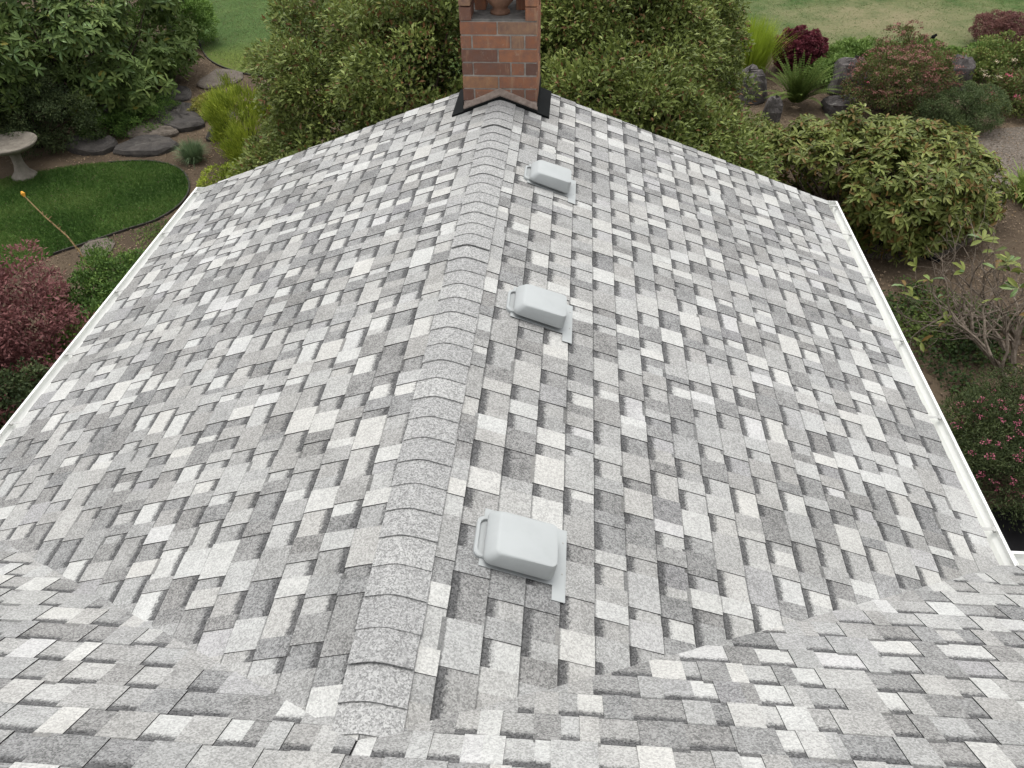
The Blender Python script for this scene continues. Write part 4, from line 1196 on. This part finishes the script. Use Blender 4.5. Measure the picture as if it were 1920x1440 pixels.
GARD2 = [(3.2, 3.5), (8, 3.5), (9, 11.5), (12, 13), (12, 17.3), (4, 18), (2.5, 15), (3.2, 9)]
q = scatter_poly(GARD2, 26000, r); q = q[q[:, 1] > 4.3]
ground_stuff('leaf_litter', '', q, GZ+0.011, 0.035, 0.018, M_LIT, 104, 0.0, hz=0.012)
q = scatter_poly([(-5.8, 7.6), (-4.6, 7.2), (-4.4, 9.5), (-5.4, 9.4), (-6.6, 8.3)], 5000, r); k = r.random(len(q)) < 0.5 + 0.5*np.sin(q[:, 0]*6+q[:, 1]*4)
ground_stuff('weeds', '', q[k], GZ+0.01, 0.05, 0.015, M_GREEN, 105, 0.8, hz=0.03)
M_BL1 = mat_leaf('grass_blade_green', (0.022, 0.052, 0.010), (0.050, 0.100, 0.020), (0.125, 0.175, 0.050))
M_BL2 = mat_leaf('grass_blade_upper', (0.050, 0.085, 0.022), (0.080, 0.115, 0.032), (0.14, 0.16, 0.06), (0.20, 0.17, 0.10), 0.2)
xy = scatter_poly([p for p in LOW if True], 110000, r)
o = ground_stuff('grass', '', xy, GZ+0.008, 0.05, 0.007, M_BL1, 106, 1.1, hz=0.01)
vis = scatter_poly([(-10, 22), (-9, 18.6), (-8, 17), (-6.8, 15.7), (-5.4, 15.2), (-3, 15.2), (2.5, 17.5), (4, 18.3), (6.8, 17.5), (9.4, 17.8), (13, 18.3), (13.5, 24)], 60000, r)
dry = np.exp(-(((vis[:, 0]-8.2)*0.28)**2 + ((vis[:, 1]-19.4)*0.42)**2)*1.2)
vis = vis[r.random(len(vis)) > dry*0.75]
ground_stuff('grass', '', vis, GZ+0.008, 0.045, 0.010, M_BL2, 107, 0.15, hz=0.01)

# ---- flat stepping stones (left) and rocks (right)
M_STN = mat_stone('basalt_flag', (0.050, 0.046, 0.044), (0.105, 0.095, 0.085), 0.12)
M_STT = mat_stone('tan_flag', (0.11, 0.092, 0.075), (0.20, 0.17, 0.14), 0.2)
M_RCK = mat_stone('grey_rock', (0.065, 0.058, 0.056), (0.15, 0.135, 0.128), 0.45)
def flag(label, pts, h, mat, seed, z0=0.0, cat='stone'):
    """flat slab: outline in plan, real thickness, uneven top with rounded edge"""
    r = np.random.default_rng(seed); pts = smooth_loop(pts, 3); h = h*0.65; n = len(pts)
    c = np.mean(pts, 0); V = []; F = []
    rings = [(1.0, -0.05), (1.03, h*0.55), (0.97, h*0.9), (0.85, h), (0.5, h*1.05), (0.2, h*1.02)]
    jit = r.uniform(-0.06, 0.06, n)
    for k, (s, z) in enumerate(rings):
        for i, p in enumerate(pts):
            q = c + (np.array(p)-c)*(s + jit[i]); V.append((q[0] , q[1], GZ + z0 + z + r.normal()*h*0.13*(k > 0)))
    V.append((c[0], c[1], GZ+z0+h))
    for k in range(len(rings)-1):
        for i in range(n):
            F.append((k*n+i, k*n+(i+1) % n, (k+1)*n+(i+1) % n, (k+1)*n+i))
    for i in range(n): F.append(((len(rings)-1)*n+i, (len(rings)-1)*n+(i+1) % n, len(V)-1))
    o = mesh_obj('stepping_stone', V, F, mat); tag(o, label, cat, 'flat stones and slabs set along the garden bed'); return o
flag('pale tan flat stone nearest the upper lawn edging', [(-7.3,14.75),(-7.2,15.6),(-6.6,15.45),(-6.5,14.95),(-6.9,14.6)], 0.10, M_STT, 1)
flag('grey flat stone touching the pale tan stone on its lower left', [(-7.95,14.1),(-7.75,14.6),(-7.35,14.5),(-7.2,14.0),(-7.6,13.85)], 0.09, M_STN, 2)
flag('large dark flat stone left of the golden conifer', [(-7.5,13.3),(-7.1,13.7),(-6.55,13.1),(-6.4,12.6),(-6.9,12.45),(-7.3,12.8)], 0.20, M_STN, 3)
flag('tan-topped triangular flat stone in the middle of the stepping stones', [(-7.65,12.25),(-7.35,12.95),(-6.95,12.6),(-6.75,12.3),(-7.2,12.1)], 0.15, M_STT, 4)
flag('long flat stone at the edge of the bed above the oval lawn', [(-7.55,11.5),(-7.4,12.1),(-6.85,12.1),(-6.55,11.85),(-6.75,11.45)], 0.15, M_STN, 5)
flag('dark stone at the left end of the row above the oval lawn', [(-8.5,11.6),(-8.4,12.0),(-7.95,12.05),(-7.6,11.7),(-7.9,11.4)], 0.22, M_STN, 6)
flag('upright dark stone half hidden under the rhododendron leaves', [(-8.7,12.7),(-8.75,13.3),(-8.35,13.3),(-8.2,12.8)], 0.32, M_STN, 7)
flag('narrow bluish stone tucked against the golden conifer', [(-6.2,13.3),(-5.95,13.2),(-5.8,12.3),(-6.1,12.1)], 0.14, M_STN, 8)
flag('small sandy stone sunk at the right end of the oval lawn border', [(-5.55,10.2),(-5.35,10.3),(-5.3,9.75),(-5.5,9.7)], 0.05, M_STT, 9)
flag('small flat grey stone in the grass by the leaning stalk', [(-6.55,8.55),(-6.2,8.6),(-6.1,8.2),(-6.5,8.15)], 0.05, M_STT, 10)
def rock(label, c, s, seed, rot=0):
    r = np.random.default_rng(seed); V, F = [], []; nu, nv = 14, 9
    ph = r.uniform(0, 6, 6)
    for j in range(nv+1):
        for i in range(nu):
            t = 2*math.pi*i/nu; f = math.pi*j/nv
            v = np.array([math.cos(t)*math.sin(f), math.sin(t)*math.sin(f), math.cos(f)])
            v = np.sign(v)*np.abs(v)**0.7
            k = 1 + 0.10*math.sin(3*t+ph[0]+2*f) + 0.07*math.sin(5*f+ph[1]+t) + r.normal()*0.03*(0 < j < nv)
            v = v*k*np.array(s); ca, sa = math.cos(rot), math.sin(rot)
            V.append((c[0]+v[0]*ca-v[1]*sa, c[1]+v[0]*sa+v[1]*ca, GZ+c[2]+v[2]))
    for j in range(nv):
        for i in range(nu): F.append((j*nu+i, (j+1)*nu+i, (j+1)*nu+(i+1) % nu, j*nu+(i+1) % nu))
    tag(mesh_obj('rock', V, F, M_RCK), label, 'rock', 'rocks standing among the plants on the right')
rock('grey boulder partly hidden between the large shrub and the fern', (3.95, 14.5, 0.15), (0.42, 0.35, 0.40), 1)
rock('upright dark rock with lichen right of the large shrub', (4.22, 13.2, 0.20), (0.16, 0.16, 0.32), 2)
rock('dark weathered boulder between the fern and the spirea', (6.0, 14.9, 0.22), (0.36, 0.30, 0.42), 3, 0.3)
rock('dark boulder right of the spirea under the light green shrub', (8.15, 15.1, 0.2), (0.24, 0.22, 0.42), 4)
rock('low dark rock showing under the fern on its right', (5.65, 13.9, 0.05), (0.35, 0.25, 0.22), 5)

# ---- birdbath, stalk, stake, hose
bbq = thing('birdbath', 'weathered stone birdbath with a round bowl on a flared pedestal', 'birdbath')
M_BB = mat_stone('birdbath_stone', (0.16, 0.14, 0.115), (0.30, 0.27, 0.225), 0.3)
b = MB(); b.lathe([(0.20, -0.02), (0.20, 0.05), (0.17, 0.09), (0.12, 0.16), (0.085, 0.30), (0.08, 0.45), (0.10, 0.56), (0.13, 0.60)], (-8.70, 10.55, GZ), 28); b.v = [(x, y, GZ + (z-GZ)*0.80) for x, y, z in b.v]; b.build('pedestal', M_BB, bbq, True)
b = MB(); b.lathe([(0.13, 0.59), (0.24, 0.63), (0.35, 0.70), (0.385, 0.76), (0.385, 0.785), (0.355, 0.79), (0.33, 0.765), (0.22, 0.72), (0.0, 0.705)], (-8.70, 10.55, GZ), 32); b.v = [(-8.70 + (x+8.70)*1.10, 10.55 + (y-10.55)*1.10, GZ + (z-GZ)*0.80) for x, y, z in b.v]; b.build('bowl', M_BB, bbq, True)
st = thing('dry_stalk', 'tall leaning dry flower stalk with an orange tip over the oval lawn', 'plant stalk')
b = MB(); P0 = [(-6.12, 7.72, GZ), (-6.28, 7.9, GZ+0.24), (-6.52, 8.1, GZ+0.37), (-6.88, 8.3, GZ+0.56), (-7.2, 8.5, GZ+0.76)]
b.tube(P0, [0.013, 0.013, 0.012, 0.010, 0.008], 6)
for i in range(26):
    k = i/26*3.2; a = int(k); f_ = k-a; q = [P0[a][j]*(1-f_)+P0[a+1][j]*f_ for j in range(3)]
    rr_ = random.Random(i); b.tube([q, (q[0]+rr_.uniform(-.05,.05), q[1]+rr_.uniform(-.05,.05), q[2]+0.03)], [0.008, 0.005], 4)
b.build('stem', mat_plain('dry_stem', (0.20, 0.14, 0.07), 0.9, 0.1, 0.4, 40), st)
b = MB(); b.tube([(-7.2, 8.5, GZ+0.75), (-7.22, 8.52, GZ+0.79), (-7.24, 8.53, GZ+0.82)], [0.012, 0.032, 0.012], 8); b.build('flower_head', mat_plain('orange_petal', (0.62, 0.30, 0.04), 0.7, 0.2), st)
sk = thing('garden_stake', 'small white and black garden stake at the edge of the worn lawn', 'stake')
b = MB(); b.tube([(8.42, 17.45, GZ), (8.42, 17.45, GZ+0.20)], 0.045, 10); b.build('white_base', mat_plain('white_plastic', (0.75, 0.75, 0.72), 0.5, 0.4), sk)
b = MB(); b.tube([(8.42, 17.45, GZ+0.20), (8.44, 17.45, GZ+0.28), (8.50, 17.46, GZ+0.32)], [0.04, 0.045, 0.03], 10); b.build('black_head', M_FLASH, sk)
b = MB(); b.tube([(5.05, 9.05, GZ+0.03), (5.28, 8.92, GZ+0.035), (5.54, 8.76, GZ+0.035), (5.75, 8.6, GZ+0.01)], 0.035, 8)
tag(b.build('drain_pipe', M_FLASH), 'short black pipe lying on soil between gravel path and bare shrub', 'pipe')
for o in bpy.data.objects:
    if o.name.startswith('daylily'): o['group'] = 'strappy plants along the gravel path'
